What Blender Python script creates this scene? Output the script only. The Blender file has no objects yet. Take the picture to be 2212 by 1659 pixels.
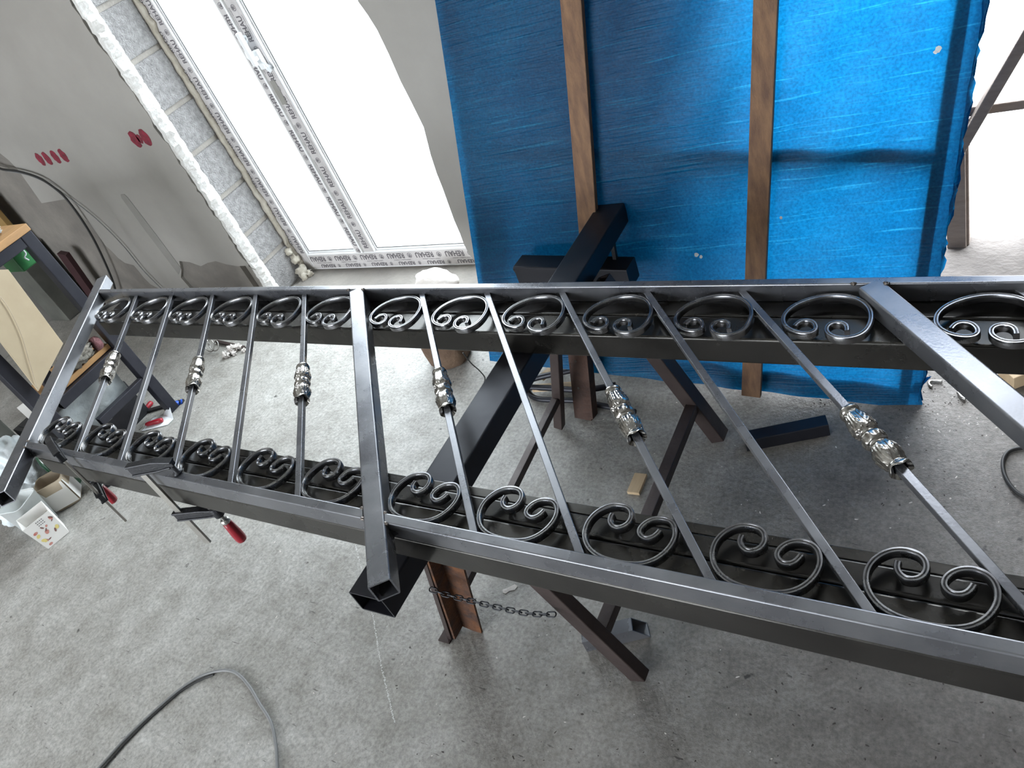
import bpy, math, random
from mathutils import Vector as V, Matrix, noise
random.seed(7)
PI = math.pi
sc = bpy.context.scene
COL = sc.collection

# ------------------------------------------------------------------ camera
CP = V((0, 0, 1.6))
FOC = 1716.33
CR = V((0.82816311, 0.43813099, -0.34955272))
CD = V((0.05813387, -0.68744067, -0.72391006))
CF = V((-0.55746419, 0.57919475, -0.59478325))
cd = bpy.data.cameras.new('camera'); cam = bpy.data.objects.new('camera', cd); COL.objects.link(cam)
cd.sensor_fit = 'HORIZONTAL'; cd.sensor_width = 36; cd.lens = 36 * FOC / 2212; cd.clip_start = .02; cd.clip_end = 200
cam.matrix_world = Matrix(((CR.x, -CD.x, -CF.x, CP.x), (CR.y, -CD.y, -CF.y, CP.y), (CR.z, -CD.z, -CF.z, CP.z), (0, 0, 0, 1)))
sc.camera = cam

# ------------------------------------------------------------------ world, light, exposure
w = bpy.data.worlds.new('overcast_sky'); sc.world = w; w.use_nodes = True
wn = w.node_tree.nodes; wl = w.node_tree.links
bg = wn['Background']; bg.inputs[0].default_value = (.88, .94, 1.0, 1); bg.inputs[1].default_value = 15.5
sc.view_settings.view_transform = 'Standard'
try: sc.view_settings.look = 'None'
except Exception: pass
sc.view_settings.gamma = 1; sc.view_settings.use_curve_mapping = False
sc.view_settings.exposure = 0.0
sc.cycles.use_denoising = True
sc.cycles.max_bounces = 10; sc.cycles.diffuse_bounces = 5; sc.cycles.glossy_bounces = 4
sc.cycles.transparent_max_bounces = 12; sc.cycles.sample_clamp_indirect = 6
sc.cycles.caustics_reflective = False; sc.cycles.caustics_refractive = False

def portal(loc, rot, sx, sy):
    l = bpy.data.lights.new('daylight_portal', 'AREA'); l.shape = 'RECTANGLE'; l.size = sx; l.size_y = sy
    l.cycles.is_portal = True
    o = bpy.data.objects.new('daylight_portal', l); COL.objects.link(o); o.location = loc; o.rotation_euler = rot
portal((-2.43, 2.33, 1.38), (-PI/2, 0, 0), 1.4, 2.75)
portal((-.30, 2.36, 1.2), (-PI/2, 0, 0), .60, 2.5)
portal((-2.9, -4.1, 1.4), (PI/2, 0, 0), 3.2, 2.6)  # unseen opening behind the camera, added as fill light

# ------------------------------------------------------------------ helpers: pixel of the 2212x1659 photograph -> point on a real plane
def ray(px, py): return CF + CR * ((px - 1106) / FOC) + CD * ((py - 829.5) / FOC)
def atz(px, py, z=0.): r = ray(px, py); return CP + r * ((z - CP.z) / r.z)
def aty(px, py, y): r = ray(px, py); return CP + r * ((y - CP.y) / r.y)
def atx(px, py, x): r = ray(px, py); return CP + r * ((x - CP.x) / r.x)

# ------------------------------------------------------------------ materials
def mat(name, col, rough=.6, metal=0., noise_amt=0., nscale=8., col2=None, bump=0., bscale=60., rvar=0., spec=.5, detail=6, stretch=None):
    m = bpy.data.materials.new(name); m.use_nodes = True
    nt = m.node_tree; N = nt.nodes; L = nt.links; b = N['Principled BSDF']
    b.inputs['Base Color'].default_value = (*col, 1); b.inputs['Roughness'].default_value = rough
    b.inputs['Metallic'].default_value = metal; b.inputs['Specular IOR Level'].default_value = spec
    tc = N.new('ShaderNodeTexCoord'); src = tc.outputs['Object']
    if stretch:
        mp = N.new('ShaderNodeMapping'); mp.inputs['Scale'].default_value = stretch; L.new(src, mp.inputs[0]); src = mp.outputs[0]
    if col2 or rvar:
        n = N.new('ShaderNodeTexNoise'); n.inputs['Scale'].default_value = nscale; n.inputs['Detail'].default_value = detail; n.inputs['Roughness'].default_value = .6
        L.new(src, n.inputs['Vector'])
        r = N.new('ShaderNodeValToRGB'); r.color_ramp.elements[0].position = .35; r.color_ramp.elements[1].position = .68
        r.color_ramp.elements[0].color = (*col, 1); r.color_ramp.elements[1].color = (*(col2 or col), 1)
        L.new(n.outputs['Fac'], r.inputs[0]); L.new(r.outputs[0], b.inputs['Base Color'])
        if rvar:
            mr = N.new('ShaderNodeMapRange'); mr.inputs['To Min'].default_value = rough - rvar; mr.inputs['To Max'].default_value = rough + rvar
            mr.inputs['From Min'].default_value = .3; mr.inputs['From Max'].default_value = .7
            L.new(n.outputs['Fac'], mr.inputs['Value']); L.new(mr.outputs[0], b.inputs['Roughness'])
    if bump:
        n2 = N.new('ShaderNodeTexNoise'); n2.inputs['Scale'].default_value = bscale; n2.inputs['Detail'].default_value = 5
        L.new(src, n2.inputs['Vector'])
        bp = N.new('ShaderNodeBump'); bp.inputs['Strength'].default_value = bump; bp.inputs['Distance'].default_value = .01
        L.new(n2.outputs['Fac'], bp.inputs['Height']); L.new(bp.outputs[0], b.inputs['Normal'])
    return m

M = {}
M['steel'] = mat('mill_scale_steel', (.17, .175, .195), .29, .72, nscale=9, col2=(.25, .252, .268), rvar=.08, bump=.02, bscale=220)
M['bench_steel'] = mat('bench_blue_black_steel', (.022, .023, .032), .4, .5, nscale=8, col2=(.04, .04, .05))
M['box_dark'] = mat('dusty_dark_box', (.07, .07, .06), .8, nscale=6, col2=(.11, .11, .095))
M['maroon'] = mat('dark_maroon_paint', (.035, .010, .012), .6)
M['steel_dark'] = mat('dark_mill_steel', (.028, .027, .026), .24, .6, nscale=7, col2=(.050, .047, .043), rvar=.06, bump=.02, bscale=150)
M['steel_mid'] = mat('grey_support_steel', (.036, .034, .031), .25, .65, nscale=5, col2=(.068, .064, .058), rvar=.07, bump=.02, bscale=120)
M['rust_dark'] = mat('dark_rusted_steel', (.030, .014, .010), .7, .15, nscale=16, col2=(.075, .032, .018), bump=.3, bscale=90)
M['scroll'] = mat('forged_steel', (.20, .20, .215), .25, .95, nscale=30, col2=(.27, .27, .27), rvar=.05)
M['collar'] = mat('bright_cast_steel', (.46, .44, .41), .24, 1., nscale=45, col2=(.30, .285, .26), rvar=.05, bump=.03, bscale=300)
M['black_tube'] = mat('blue_black_tube', (.016, .017, .022), .42, .5, nscale=8, col2=(.028, .028, .036), rvar=.08)
M['brown_steel'] = mat('brown_primed_steel', (.040, .027, .025), .5, .35, nscale=12, col2=(.062, .044, .040), rvar=.1, bump=.1)
M['rust'] = mat('rusty_steel', (.035, .018, .014), .7, .15, nscale=22, col2=(.15, .055, .017), bump=.35, bscale=90)
M['weld'] = mat('weld_bead', (.22, .19, .17), .35, .9, bump=.4, bscale=300)
M['black_iron'] = mat('black_cast_iron', (.018, .019, .022), .38, .4, nscale=20, col2=(.035, .035, .04), bump=.15, bscale=200)
M['clamp_bar'] = mat('worn_clamp_bar', (.30, .285, .26), .42, .85, nscale=25, col2=(.40, .38, .35), bump=.1, bscale=200)
M['red'] = mat('red_plastic', (.33, .012, .025), .35, 0, nscale=20, col2=(.26, .01, .02))
M['chrome'] = mat('worn_zinc', (.45, .44, .42), .3, 1., bump=.2, bscale=400)
M['plaster'] = mat('grey_white_plaster', (.30, .284, .262), .85, nscale=2.2, col2=(.35, .334, .308), bump=.12, bscale=40)
M['raw'] = mat('raw_cement_render', (.17, .155, .14), .95, nscale=5, col2=(.24, .22, .195), bump=.5, bscale=50)
M['patch'] = mat('grey_filler', (.25, .24, .22), .95, nscale=8, col2=(.29, .28, .26), bump=.2)
M['paint'] = mat('red_spray_paint', (.27, .02, .045), .7, nscale=38, col2=(.11, .018, .025))
M['block'] = mat('aerated_block', (.19, .182, .18), .9, nscale=42, col2=(.31, .30, .295), bump=1., bscale=150)
M['mortar'] = mat('buff_mortar', (.26, .238, .215), .95, nscale=20, col2=(.32, .295, .265), bump=.4, bscale=90)
M['edge'] = mat('broken_plaster_edge', (.78, .77, .75), .9, nscale=60, col2=(.62, .60, .57), bump=.8, bscale=90)
M['foam'] = mat('yellowed_foam', (.40, .36, .29), .8, nscale=20, col2=(.52, .48, .41), bump=.6, bscale=50)
M['upvc'] = mat('white_frame_plastic', (.80, .80, .80), .35)
M['tape'] = mat('protective_film', (.50, .475, .47), .5, nscale=12, col2=(.58, .555, .55), bump=.1, bscale=30)
M['ink'] = mat('grey_print', (.115, .105, .115), .6)
M['ceiling'] = mat('ceiling_board', (.66, .65, .62), .9)
M['wood'] = mat('old_batten_wood', (.25, .14, .075), .75, nscale=4, col2=(.13, .070, .045), bump=.25, bscale=40, stretch=(14, 14, 1.2))
M['wood_top'] = mat('worktop_wood', (.48, .27, .11), .6, nscale=5, col2=(.34, .19, .085), stretch=(8, 1.5, 8))
M['ply'] = mat('cream_board', (.50, .41, .28), .7, nscale=3, col2=(.42, .33, .22))
M['pine'] = mat('cut_pine', (.62, .47, .30), .7, nscale=4, col2=(.50, .36, .22), stretch=(10, 2, 2))
M['bark'] = mat('log_bark', (.10, .06, .04), .9, nscale=12, col2=(.17, .11, .07), bump=.6, bscale=40)
M['green'] = mat('green_plastic', (.005, .10, .02), .45, nscale=10, col2=(.01, .14, .03))
M['white_pl'] = mat('white_plastic', (.72, .74, .74), .4, nscale=15, col2=(.62, .66, .65))
M['bag'] = mat('crumpled_white_bag', (.84, .88, .90), .35, bump=.7, bscale=25, nscale=10, col2=(.62, .68, .70))
M['greybag'] = mat('dusty_grey_sheet', (.22, .24, .25), .45, nscale=9, col2=(.36, .38, .38), bump=.7, bscale=22)
M['glove'] = mat('dirty_glove_fabric', (.24, .215, .18), .9, nscale=14, col2=(.16, .15, .13), bump=.8, bscale=60)
M['cuff'] = mat('maroon_knit', (.20, .08, .09), .9, nscale=40, col2=(.28, .14, .14), bump=.9, bscale=150)
M['glass_green'] = mat('green_bottle_glass', (.008, .045, .02), .12, 0, spec=.8)
M['yellow'] = mat('yellow_cap', (.75, .60, .02), .4)
M['tan'] = mat('tan_carton_inside', (.46, .38, .28), .8, nscale=8, col2=(.36, .29, .21))
M['card'] = mat('white_carton', (.80, .78, .75), .55)
M['print_r'] = mat('fruit_print_red', (.50, .13, .10), .6, nscale=60, col2=(.62, .35, .30))
M['print_b'] = mat('fruit_print_brown', (.20, .10, .09), .6)
M['print_y'] = mat('fruit_print_yellow', (.72, .60, .22), .6)
M['rubber'] = mat('black_rubber', (.022, .022, .022), .55)
M['greyrub'] = mat('grey_cable_sheath', (.20, .20, .20), .5)
M['cableblue'] = mat('blue_cable', (.13, .25, .50), .45)
M['paper'] = mat('white_paper', (.80, .83, .86), .6)
M['blue'] = mat('blue_plastic', (.01, .08, .50), .4)
M['stone'] = mat('pale_stone', (.62, .57, .53), .9, nscale=14, col2=(.74, .70, .67), bump=.8, bscale=30)
M['copper'] = mat('copper_wire', (.55, .33, .22), .35, .9)
M['concrete_sill'] = mat('dusty_concrete', (.15, .135, .125), .9, nscale=12, col2=(.21, .19, .175), bump=.4, bscale=60)
M['grey_board'] = mat('weathered_board', (.30, .25, .22), .85, nscale=6, col2=(.38, .32, .28), bump=.3, stretch=(3, 3, 12))
M['poly'] = mat('clouded_polythene', (.60, .60, .60), .3, nscale=8, col2=(.70, .70, .70))
M['chalk'] = mat('chalk', (.66, .66, .64), .95)
M['dirt'] = mat('dark_grit', (.07, .06, .055), .9)
M['ochre'] = mat('ochre_sheet', (.32, .19, .055), .7, nscale=4, col2=(.26, .16, .06))
M['outside'] = mat('outside_paving', (.55, .55, .55), .9, nscale=3, col2=(.62, .62, .62))

# floor: worn trowelled concrete
def floor_mat():
    m = bpy.data.materials.new('workshop_concrete'); m.use_nodes = True
    nt = m.node_tree; N = nt.nodes; L = nt.links; b = N['Principled BSDF']
    tc = N.new('ShaderNodeTexCoord')
    def nz(s, d=6, r=.6, vec=None):
        n = N.new('ShaderNodeTexNoise'); n.inputs['Scale'].default_value = s; n.inputs['Detail'].default_value = d; n.inputs['Roughness'].default_value = r
        L.new(vec or tc.outputs['Object'], n.inputs['Vector']); return n
    def ramp(src, p0, c0, p1, c1):
        r = N.new('ShaderNodeValToRGB'); e = r.color_ramp.elements; e[0].position = p0; e[1].position = p1; e[0].color = (*c0, 1); e[1].color = (*c1, 1)
        L.new(src, r.inputs[0]); return r
    def mix(kind, fac, a, c):
        x = N.new('ShaderNodeMix'); x.data_type = 'RGBA'; x.blend_type = kind
        if isinstance(fac, float): x.inputs[0].default_value = fac
        else: L.new(fac, x.inputs[0])
        L.new(a, x.inputs[6]); 
        if isinstance(c, tuple): x.inputs[7].default_value = (*c, 1)
        else: L.new(c, x.inputs[7])
        return x.outputs[2]
    big = ramp(nz(1.6, 5).outputs['Fac'], .32, (.40, .388, .362), .70, (.53, .522, .50))
    mid = ramp(nz(11, 8, .7).outputs['Fac'], .30, (.62, .60, .57), .72, (1.12, 1.12, 1.12))
    c = mix('MULTIPLY', 1., big.outputs[0], mid.outputs[0])
    fine = ramp(nz(95, 5, .7).outputs['Fac'], .32, (.52, .52, .51), .62, (1.16, 1.16, 1.16))
    c = mix('MULTIPLY', .8, c, fine.outputs[0])
    # dark oil spots and small pits
    sp = ramp(nz(26, 3, .5).outputs['Fac'], .70, (0, 0, 0), .76, (1, 1, 1)); c = mix('MIX', sp.outputs[0], c, (.075, .07, .065))
    st = ramp(nz(2.7, 7, .75).outputs['Fac'], .60, (0, 0, 0), .78, (.55, .55, .55)); c = mix('MIX', st.outputs[0], c, (.12, .108, .095))
    # fine trowel scratches
    mp = N.new('ShaderNodeMapping'); mp.inputs['Rotation'].default_value = (0, 0, .5); mp.inputs['Scale'].default_value = (9, 60, 1); L.new(tc.outputs['Object'], mp.inputs[0])
    s1 = ramp(nz(2.2, 4, .6, mp.outputs[0]).outputs['Fac'], .665, (0, 0, 0), .70, (1, 1, 1)); c = mix('MIX', s1.outputs[0], c, (.13, .12, .11))
    # pale scuffs
    s2 = ramp(nz(40, 2, .5).outputs['Fac'], .735, (0, 0, 0), .77, (1, 1, 1)); c = mix('MIX', s2.outputs[0], c, (.50, .49, .47))
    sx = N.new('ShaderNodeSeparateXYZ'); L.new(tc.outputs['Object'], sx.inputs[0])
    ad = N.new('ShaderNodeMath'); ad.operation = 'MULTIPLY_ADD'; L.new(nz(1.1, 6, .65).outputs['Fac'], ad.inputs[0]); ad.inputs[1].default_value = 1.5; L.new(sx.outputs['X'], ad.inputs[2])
    soil_shade = ramp(ad.outputs[0], 0., (0, 0, 0), 1., (1, 1, 1)); soil_shade.color_ramp.elements[0].position = 0.0
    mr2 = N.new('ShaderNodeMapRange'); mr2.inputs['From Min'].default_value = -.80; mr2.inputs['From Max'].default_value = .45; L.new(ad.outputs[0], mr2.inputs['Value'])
    c = mix('MULTIPLY', mr2.outputs[0], c, (.52, .49, .48))  # soiled right side, plus shade painted in to offset strong doorway light
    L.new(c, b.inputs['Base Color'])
    rr = N.new('ShaderNodeMapRange'); rr.inputs['To Min'].default_value = .28; rr.inputs['To Max'].default_value = .48; L.new(nz(5).outputs['Fac'], rr.inputs['Value']); L.new(rr.outputs[0], b.inputs['Roughness'])
    b.inputs['Specular IOR Level'].default_value = .55
    bp = N.new('ShaderNodeBump'); bp.inputs['Strength'].default_value = .6; bp.inputs['Distance'].default_value = .008
    L.new(nz(48, 9, .72).outputs['Fac'], bp.inputs['Height']); L.new(bp.outputs[0], b.inputs['Normal'])
    return m
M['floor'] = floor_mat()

def tarp_mat():
    m = bpy.data.materials.new('blue_woven_tarpaulin'); m.use_nodes = True
    nt = m.node_tree; N = nt.nodes; L = nt.links; N.remove(N['Principled BSDF']); out = N['Material Output']
    tc = N.new('ShaderNodeTexCoord')
    n = N.new('ShaderNodeTexNoise'); n.inputs['Scale'].default_value = 3.5; n.inputs['Detail'].default_value = 8; n.inputs['Roughness'].default_value = .65; L.new(tc.outputs['Object'], n.inputs[0])
    r = N.new('ShaderNodeValToRGB'); r.color_ramp.elements[0].color = (.002, .105, .28, 1); r.color_ramp.elements[1].color = (.004, .185, .43, 1)
    r.color_ramp.elements[0].position = .3; r.color_ramp.elements[1].position = .7; L.new(n.outputs['Fac'], r.inputs[0])
    mp = N.new('ShaderNodeMapping'); mp.inputs['Scale'].default_value = (5, 5, 190); L.new(tc.outputs['Object'], mp.inputs[0])
    n2 = N.new('ShaderNodeTexNoise'); n2.inputs['Scale'].default_value = 1.; n2.inputs['Detail'].default_value = 6; L.new(mp.outputs[0], n2.inputs[0])
    r2 = N.new('ShaderNodeValToRGB'); r2.color_ramp.elements[0].position = .60; r2.color_ramp.elements[1].position = .74; r2.color_ramp.elements[0].color = (0, 0, 0, 1); r2.color_ramp.elements[1].color = (.6, .6, .6, 1); L.new(n2.outputs['Fac'], r2.inputs[0])
    x = N.new('ShaderNodeMix'); x.data_type = 'RGBA'; L.new(r2.outputs[0], x.inputs[0]); L.new(r.outputs[0], x.inputs[6]); x.inputs[7].default_value = (.03, .40, .72, 1)
    n3 = N.new('ShaderNodeTexNoise'); n3.inputs['Scale'].default_value = 170; n3.inputs['Detail'].default_value = 3; L.new(tc.outputs['Object'], n3.inputs[0])
    r3 = N.new('ShaderNodeValToRGB'); r3.color_ramp.elements[0].position = .3; r3.color_ramp.elements[1].position = .7; r3.color_ramp.elements[0].color = (.72, .72, .72, 1); r3.color_ramp.elements[1].color = (1.15, 1.15, 1.15, 1); L.new(n3.outputs['Fac'], r3.inputs[0])
    y = N.new('ShaderNodeMix'); y.data_type = 'RGBA'; y.blend_type = 'MULTIPLY'; y.inputs[0].default_value = 1; L.new(x.outputs[2], y.inputs[6]); L.new(r3.outputs[0], y.inputs[7])
    d = N.new('ShaderNodeBsdfDiffuse'); t = N.new('ShaderNodeBsdfTranslucent'); g = N.new('ShaderNodeBsdfGlossy'); g.inputs['Roughness'].default_value = .35
    L.new(y.outputs[2], d.inputs[0]); L.new(y.outputs[2], t.inputs[0])
    bp = N.new('ShaderNodeBump'); bp.inputs['Strength'].default_value = .35; bp.inputs['Distance'].default_value = .01; L.new(n2.outputs['Fac'], bp.inputs['Height'])
    for q in (d, g): L.new(bp.outputs[0], q.inputs['Normal'])
    a = N.new('ShaderNodeMixShader'); a.inputs[0].default_value = .68; L.new(d.outputs[0], a.inputs[1]); L.new(t.outputs[0], a.inputs[2])
    c = N.new('ShaderNodeMixShader'); c.inputs[0].default_value = .012; L.new(a.outputs[0], c.inputs[1]); L.new(g.outputs[0], c.inputs[2])
    L.new(c.outputs[0], out.inputs[0]); return m
M['tarp'] = tarp_mat()

def pane_mat():
    m = bpy.data.materials.new('window_glass'); m.use_nodes = True
    nt = m.node_tree; N = nt.nodes; L = nt.links; N.remove(N['Principled BSDF'])
    t = N.new('ShaderNodeBsdfTransparent'); g = N.new('ShaderNodeBsdfGlossy'); g.inputs['Roughness'].default_value = .02
    t.inputs[0].default_value = (.95, .97, .97, 1)
    x = N.new('ShaderNodeMixShader'); x.inputs[0].default_value = .06
    L.new(t.outputs[0], x.inputs[1]); L.new(g.outputs[0], x.inputs[2]); L.new(x.outputs[0], N['Material Output'].inputs[0]); return m
M['pane'] = pane_mat()

# ------------------------------------------------------------------ mesh helpers
def perp(d, up):
    d = d.normalized(); s = d.cross(V(up))
    if s.length < 1e-5: s = d.cross(V((1, 0, 0)))
    s.normalize(); return s, s.cross(d).normalized()      # side, up'
def rrect(w, h, r, n=3):
    out = []
    for cx, cy, a0 in ((w/2-r, h/2-r, 0), (-w/2+r, h/2-r, PI/2), (-w/2+r, -h/2+r, PI), (w/2-r, -h/2+r, 1.5*PI)):
        for i in range(n+1):
            a = a0 + PI/2*i/n; out.append((cx + r*math.cos(a), cy + r*math.sin(a)))
    return out
class MB:
    def __init__(s): s.v = []; s.f = []; s.sm = []
    def ring(s, pts): i = len(s.v); s.v += [V(p) for p in pts]; return list(range(i, i+len(pts)))
    def face(s, ids, sm=False): s.f.append(list(ids)); s.sm.append(sm)
    def bridge(s, a, b, sm=False, closed=True):
        n = len(a)
        for i in range(n if closed else n-1): s.face((a[i], a[(i+1) % n], b[(i+1) % n], b[i]), sm)
    def box(s, c, sx, sy, sz, X=(1,0,0), Y=(0,1,0), Z=(0,0,1)):
        c = V(c); X = V(X)*sx/2; Y = V(Y)*sy/2; Z = V(Z)*sz/2
        i = s.ring([c+a*X+b*Y+e*Z for e in (-1, 1) for a, b in ((-1,-1),(1,-1),(1,1),(-1,1))])
        for q in ((0,3,2,1),(4,5,6,7),(0,1,5,4),(1,2,6,5),(2,3,7,6),(3,0,4,7)): s.face([i[k] for k in q])
        return s
    def bar(s, a, b, w_, h_, up=(0,0,1)):
        a = V(a); b = V(b); d = b-a; sd, u = perp(d, up)
        return s.box((a+b)/2, w_, d.length, h_, sd, d.normalized(), u)
    def rtube(s, a, b, w_, h_, up=(0,0,1), r=.004, t=.003, hollow=True, n=5):
        a = V(a); b = V(b); sd, u = perp(b-a, up)
        o = rrect(w_, h_, r, n)
        A = s.ring([a+sd*x+u*y for x, y in o]); B = s.ring([b+sd*x+u*y for x, y in o]); s.bridge(A, B)
        if hollow:
            o2 = rrect(w_-2*t, h_-2*t, max(r-t, .0008), n)
            A2 = s.ring([a+sd*x+u*y for x, y in o2]); B2 = s.ring([b+sd*x+u*y for x, y in o2])
            s.bridge(B2, A2); s.bridge(A2, A); s.bridge(B, B2)
        else: s.face(A[::-1]); s.face(B)
        return s
    def sweep(s, prof, path, up=(0,0,1), sm=True, caps=True, scale=None):
        path = [V(p) for p in path]; prev = None; first = None
        for i, p in enumerate(path):
            d = path[min(i+1, len(path)-1)] - path[max(i-1, 0)]
            sd, u = perp(d, up); k = scale(i/(len(path)-1)) if scale else 1
            R = s.ring([p+sd*x*k+u*y*k for x, y in prof])
            if prev: s.bridge(prev, R, sm)
            else: first = R
            prev = R
        if caps: s.face(first[::-1]); s.face(prev)
        return s
    def pipe(s, path, r, n=8, closed=False, caps=True):
        path = [V(p) for p in path]; N_ = len(path); rings = []
        u = None
        for i, p in enumerate(path):
            if closed: d = path[(i+1) % N_] - path[i-1]
            else: d = path[min(i+1, N_-1)] - path[max(i-1, 0)]
            d.normalize()
            if u is None:
                sd, u = perp(d, (0,0,1) if abs(d.z) < .9 else (1,0,0))
            else:
                u = (u - d*u.dot(d)).normalized(); sd = d.cross(u)
            sd = d.cross(u).normalized()
            rings.append(s.ring([p+sd*math.cos(2*PI*k/n)*r+u*math.sin(2*PI*k/n)*r for k in range(n)]))
        for i in range(N_ if closed else N_-1): s.bridge(rings[i], rings[(i+1) % N_], True)
        if caps and not closed: s.face(rings[0][::-1]); s.face(rings[-1])
        return s
    def lathe(s, o, d, prof, n=16, caps=True, f=None):
        o = V(o); d = V(d).normalized(); sd, u = perp(d, (0,0,1) if abs(d.z) < .9 else (1,0,0)); prev = None; first = None
        for t, r in prof:
            R = s.ring([o+d*t+(sd*math.cos(2*PI*k/n)+u*math.sin(2*PI*k/n))*(r*(f(t, 2*PI*k/n) if f else 1)) for k in range(n)])
            if prev: s.bridge(prev, R, True)
            else: first = R
            prev = R
        if caps: s.face(first[::-1]); s.face(prev)
        return s
    def prism(s, pts, d):
        """polygon pts extruded by d"""
        A = s.ring(pts); B = s.ring([V(p)+V(d) for p in pts]); s.face(A[::-1]); s.face(B); s.bridge(A, B); return s
    def blob(s, c, rx, ry, rz, amp=.2, fs=6, nu=18, nv=12, seed=0.):
        c = V(c); rows = []
        for j in range(1, nv):
            th = PI*j/nv; row = []
            for i in range(nu):
                ph = 2*PI*i/nu; d = V((math.sin(th)*math.cos(ph), math.sin(th)*math.sin(ph), math.cos(th)))
                k = 1 + amp*noise.noise(d*fs*.5+V((seed, seed*1.7, seed)))*1.6
                row.append(c+V((d.x*rx*k, d.y*ry*k, d.z*rz*k)))
            rows.append(s.ring(row))
        for a, b in zip(rows, rows[1:]): s.bridge(b, a, True)
        t = s.ring([c+V((0,0,rz))])[0]; b = s.ring([c-V((0,0,rz))])[0]
        for i in range(nu): s.face((t, rows[0][i], rows[0][(i+1) % nu]), True); s.face((b, rows[-1][(i+1) % nu], rows[-1][i]), True)
        return s
    def mesh(s, name, m, off=V((0,0,0))):
        me = bpy.data.meshes.new(name); me.from_pydata([tuple(p-off) for p in s.v], [], s.f)
        me.polygons.foreach_set('use_smooth', s.sm); me.materials.append(m); me.update(); return me
    def build(s, name, m, root=None, bevel=0., label=None, smooth_fix=True):
        off = root['_o'] if root is not None and '_o' in root else (0,0,0)
        off = V(off)
        me = s.mesh(name, M[m], off)
        if smooth_fix:
            import bmesh
            bm = bmesh.new(); bm.from_mesh(me); bmesh.ops.recalc_face_normals(bm, faces=bm.faces); bm.to_mesh(me); bm.free()
        o = bpy.data.objects.new(name, me); COL.objects.link(o)
        if root is not None: o.parent = root; o['_o'] = tuple(off)
        if bevel:
            b = o.modifiers.new('bevel', 'BEVEL'); b.width = bevel; b.segments = 2; b.limit_method = 'ANGLE'; b.angle_limit = .6
        if label: o['label'] = label
        return o
def thing(name, label, cat, loc=(0,0,0), group=None):
    o = bpy.data.objects.new(name, None); COL.objects.link(o); o.location = loc; o['_o'] = tuple(loc); o.empty_display_size = .05
    o['label'] = label; o['category'] = cat
    if group: o['group'] = group
    return o
def tag(o, label, cat, group=None):
    o['label'] = label; o['category'] = cat
    if group: o['group'] = group
    return o
def struct(mb, name, m): o = mb.build(name, m); o['kind'] = 'structure'; return o
def catmull(p, n=8, closed=False):
    p = [V(q) for q in p]; out = []; N_ = len(p)
    for i in range(N_ if closed else N_-1):
        if closed: a, b, c, d = p[i-1], p[i], p[(i+1) % N_], p[(i+2) % N_]
        else: a, b, c, d = p[max(i-1,0)], p[i], p[i+1], p[min(i+2,N_-1)]
        for k in range(n):
            t = k/n; out.append(.5*((2*b)+(c-a)*t+(2*a-5*b+4*c-d)*t*t+(3*b-3*c+d-a)*t**3))
    if not closed: out.append(p[-1])
    return out

# ================================================================== SETTING
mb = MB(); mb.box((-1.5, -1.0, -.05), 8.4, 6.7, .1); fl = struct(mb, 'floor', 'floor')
mb = MB(); mb.box((-1.5, 7.4, -.08), 24, 10.1, .1); struct(mb, 'ground_outside', 'outside')
mb = MB(); mb.box((-1.5, -9.4, -.08), 24, 10.1, .1); struct(mb, 'ground_behind', 'outside')
mb = MB(); mb.box((-1.5, -1.0, 3.05), 8.4, 6.7, .1); struct(mb, 'ceiling', 'ceiling')
mb = MB(); mb.box((-5.1, -1.0, 1.5), .2, 6.7, 3.0); struct(mb, 'wall_left', 'plaster')
mb = MB(); mb.box((2.1, -1.0, 1.5), .2, 6.7, 3.0); struct(mb, 'wall_right', 'plaster')
mb = MB(); mb.box((-4.85, -4.15, 1.5), .7, .2, 3.); mb.box((.4, -4.15, 1.5), 3.4, .2, 3.); mb.box((-2.9, -4.15, 2.85), 3.2, .2, .3); struct(mb, 'wall_front', 'plaster')  # gap left in this unseen wall to let fill light in

# window wall: raw masonry core, inner face y = 2.015; plaster skin 15 mm in front of it
WB = MB()
WB.box((-4.15, 2.18, 1.5), 1.85, .33, 3.0)                 # left of the window (reveal faced by blocks below)
WB.box((-2.44, 2.18, 2.875), 1.57, .33, .25)                # lintel over the window
WB.box((-1.17, 2.18, 1.5), 1.16, .33, 3.0)                # pier between window and big opening
WB.box((-.31, 2.18, 2.75), .56, .33, .50); WB.box((.985, 2.18, 1.5), 2.03, .33, 3.0)
wall = struct(WB, 'wall_back', 'raw')
def wpt(px, py, y=2.0): p = aty(px, py, y); return (p.x, p.z)
# plaster skin on the left piece with its ragged lower edge
low = [wpt(*p) for p in ((-30,318),(0,331),(19,346),(40,368),(90,439),(142,430),(165,452),(183,474),(193,481),(217,515),(228,531),(241,542),(256,558),(270,568),(289,573),(300,586),(311,600),(325,614))]
low = [(-4.99, low[0][1]+.02)] + low
poly = [(-4.99, 2.98), *low, (-3.86, 0.004), (-3.70, 0.004), *[wpt(*p) for p in ((391,600),(392,584),(387,564),(409,566),(434,575),(448,568),(466,564),(489,571),(513,575),(532,574),(553,584))]]
col_edge = []
z = poly[-1][1] + .02
while z < 2.98:
    col_edge.append((-3.135 + random.uniform(-.012, .010), z)); z += random.uniform(.012, .045)
poly += col_edge + [(-3.13, 2.98)]
m_ = MB(); m_.prism([(x, 2.0, z) for x, z in poly], (0, .0145, 0)); m_.build('plaster', 'plaster', wall)
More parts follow.
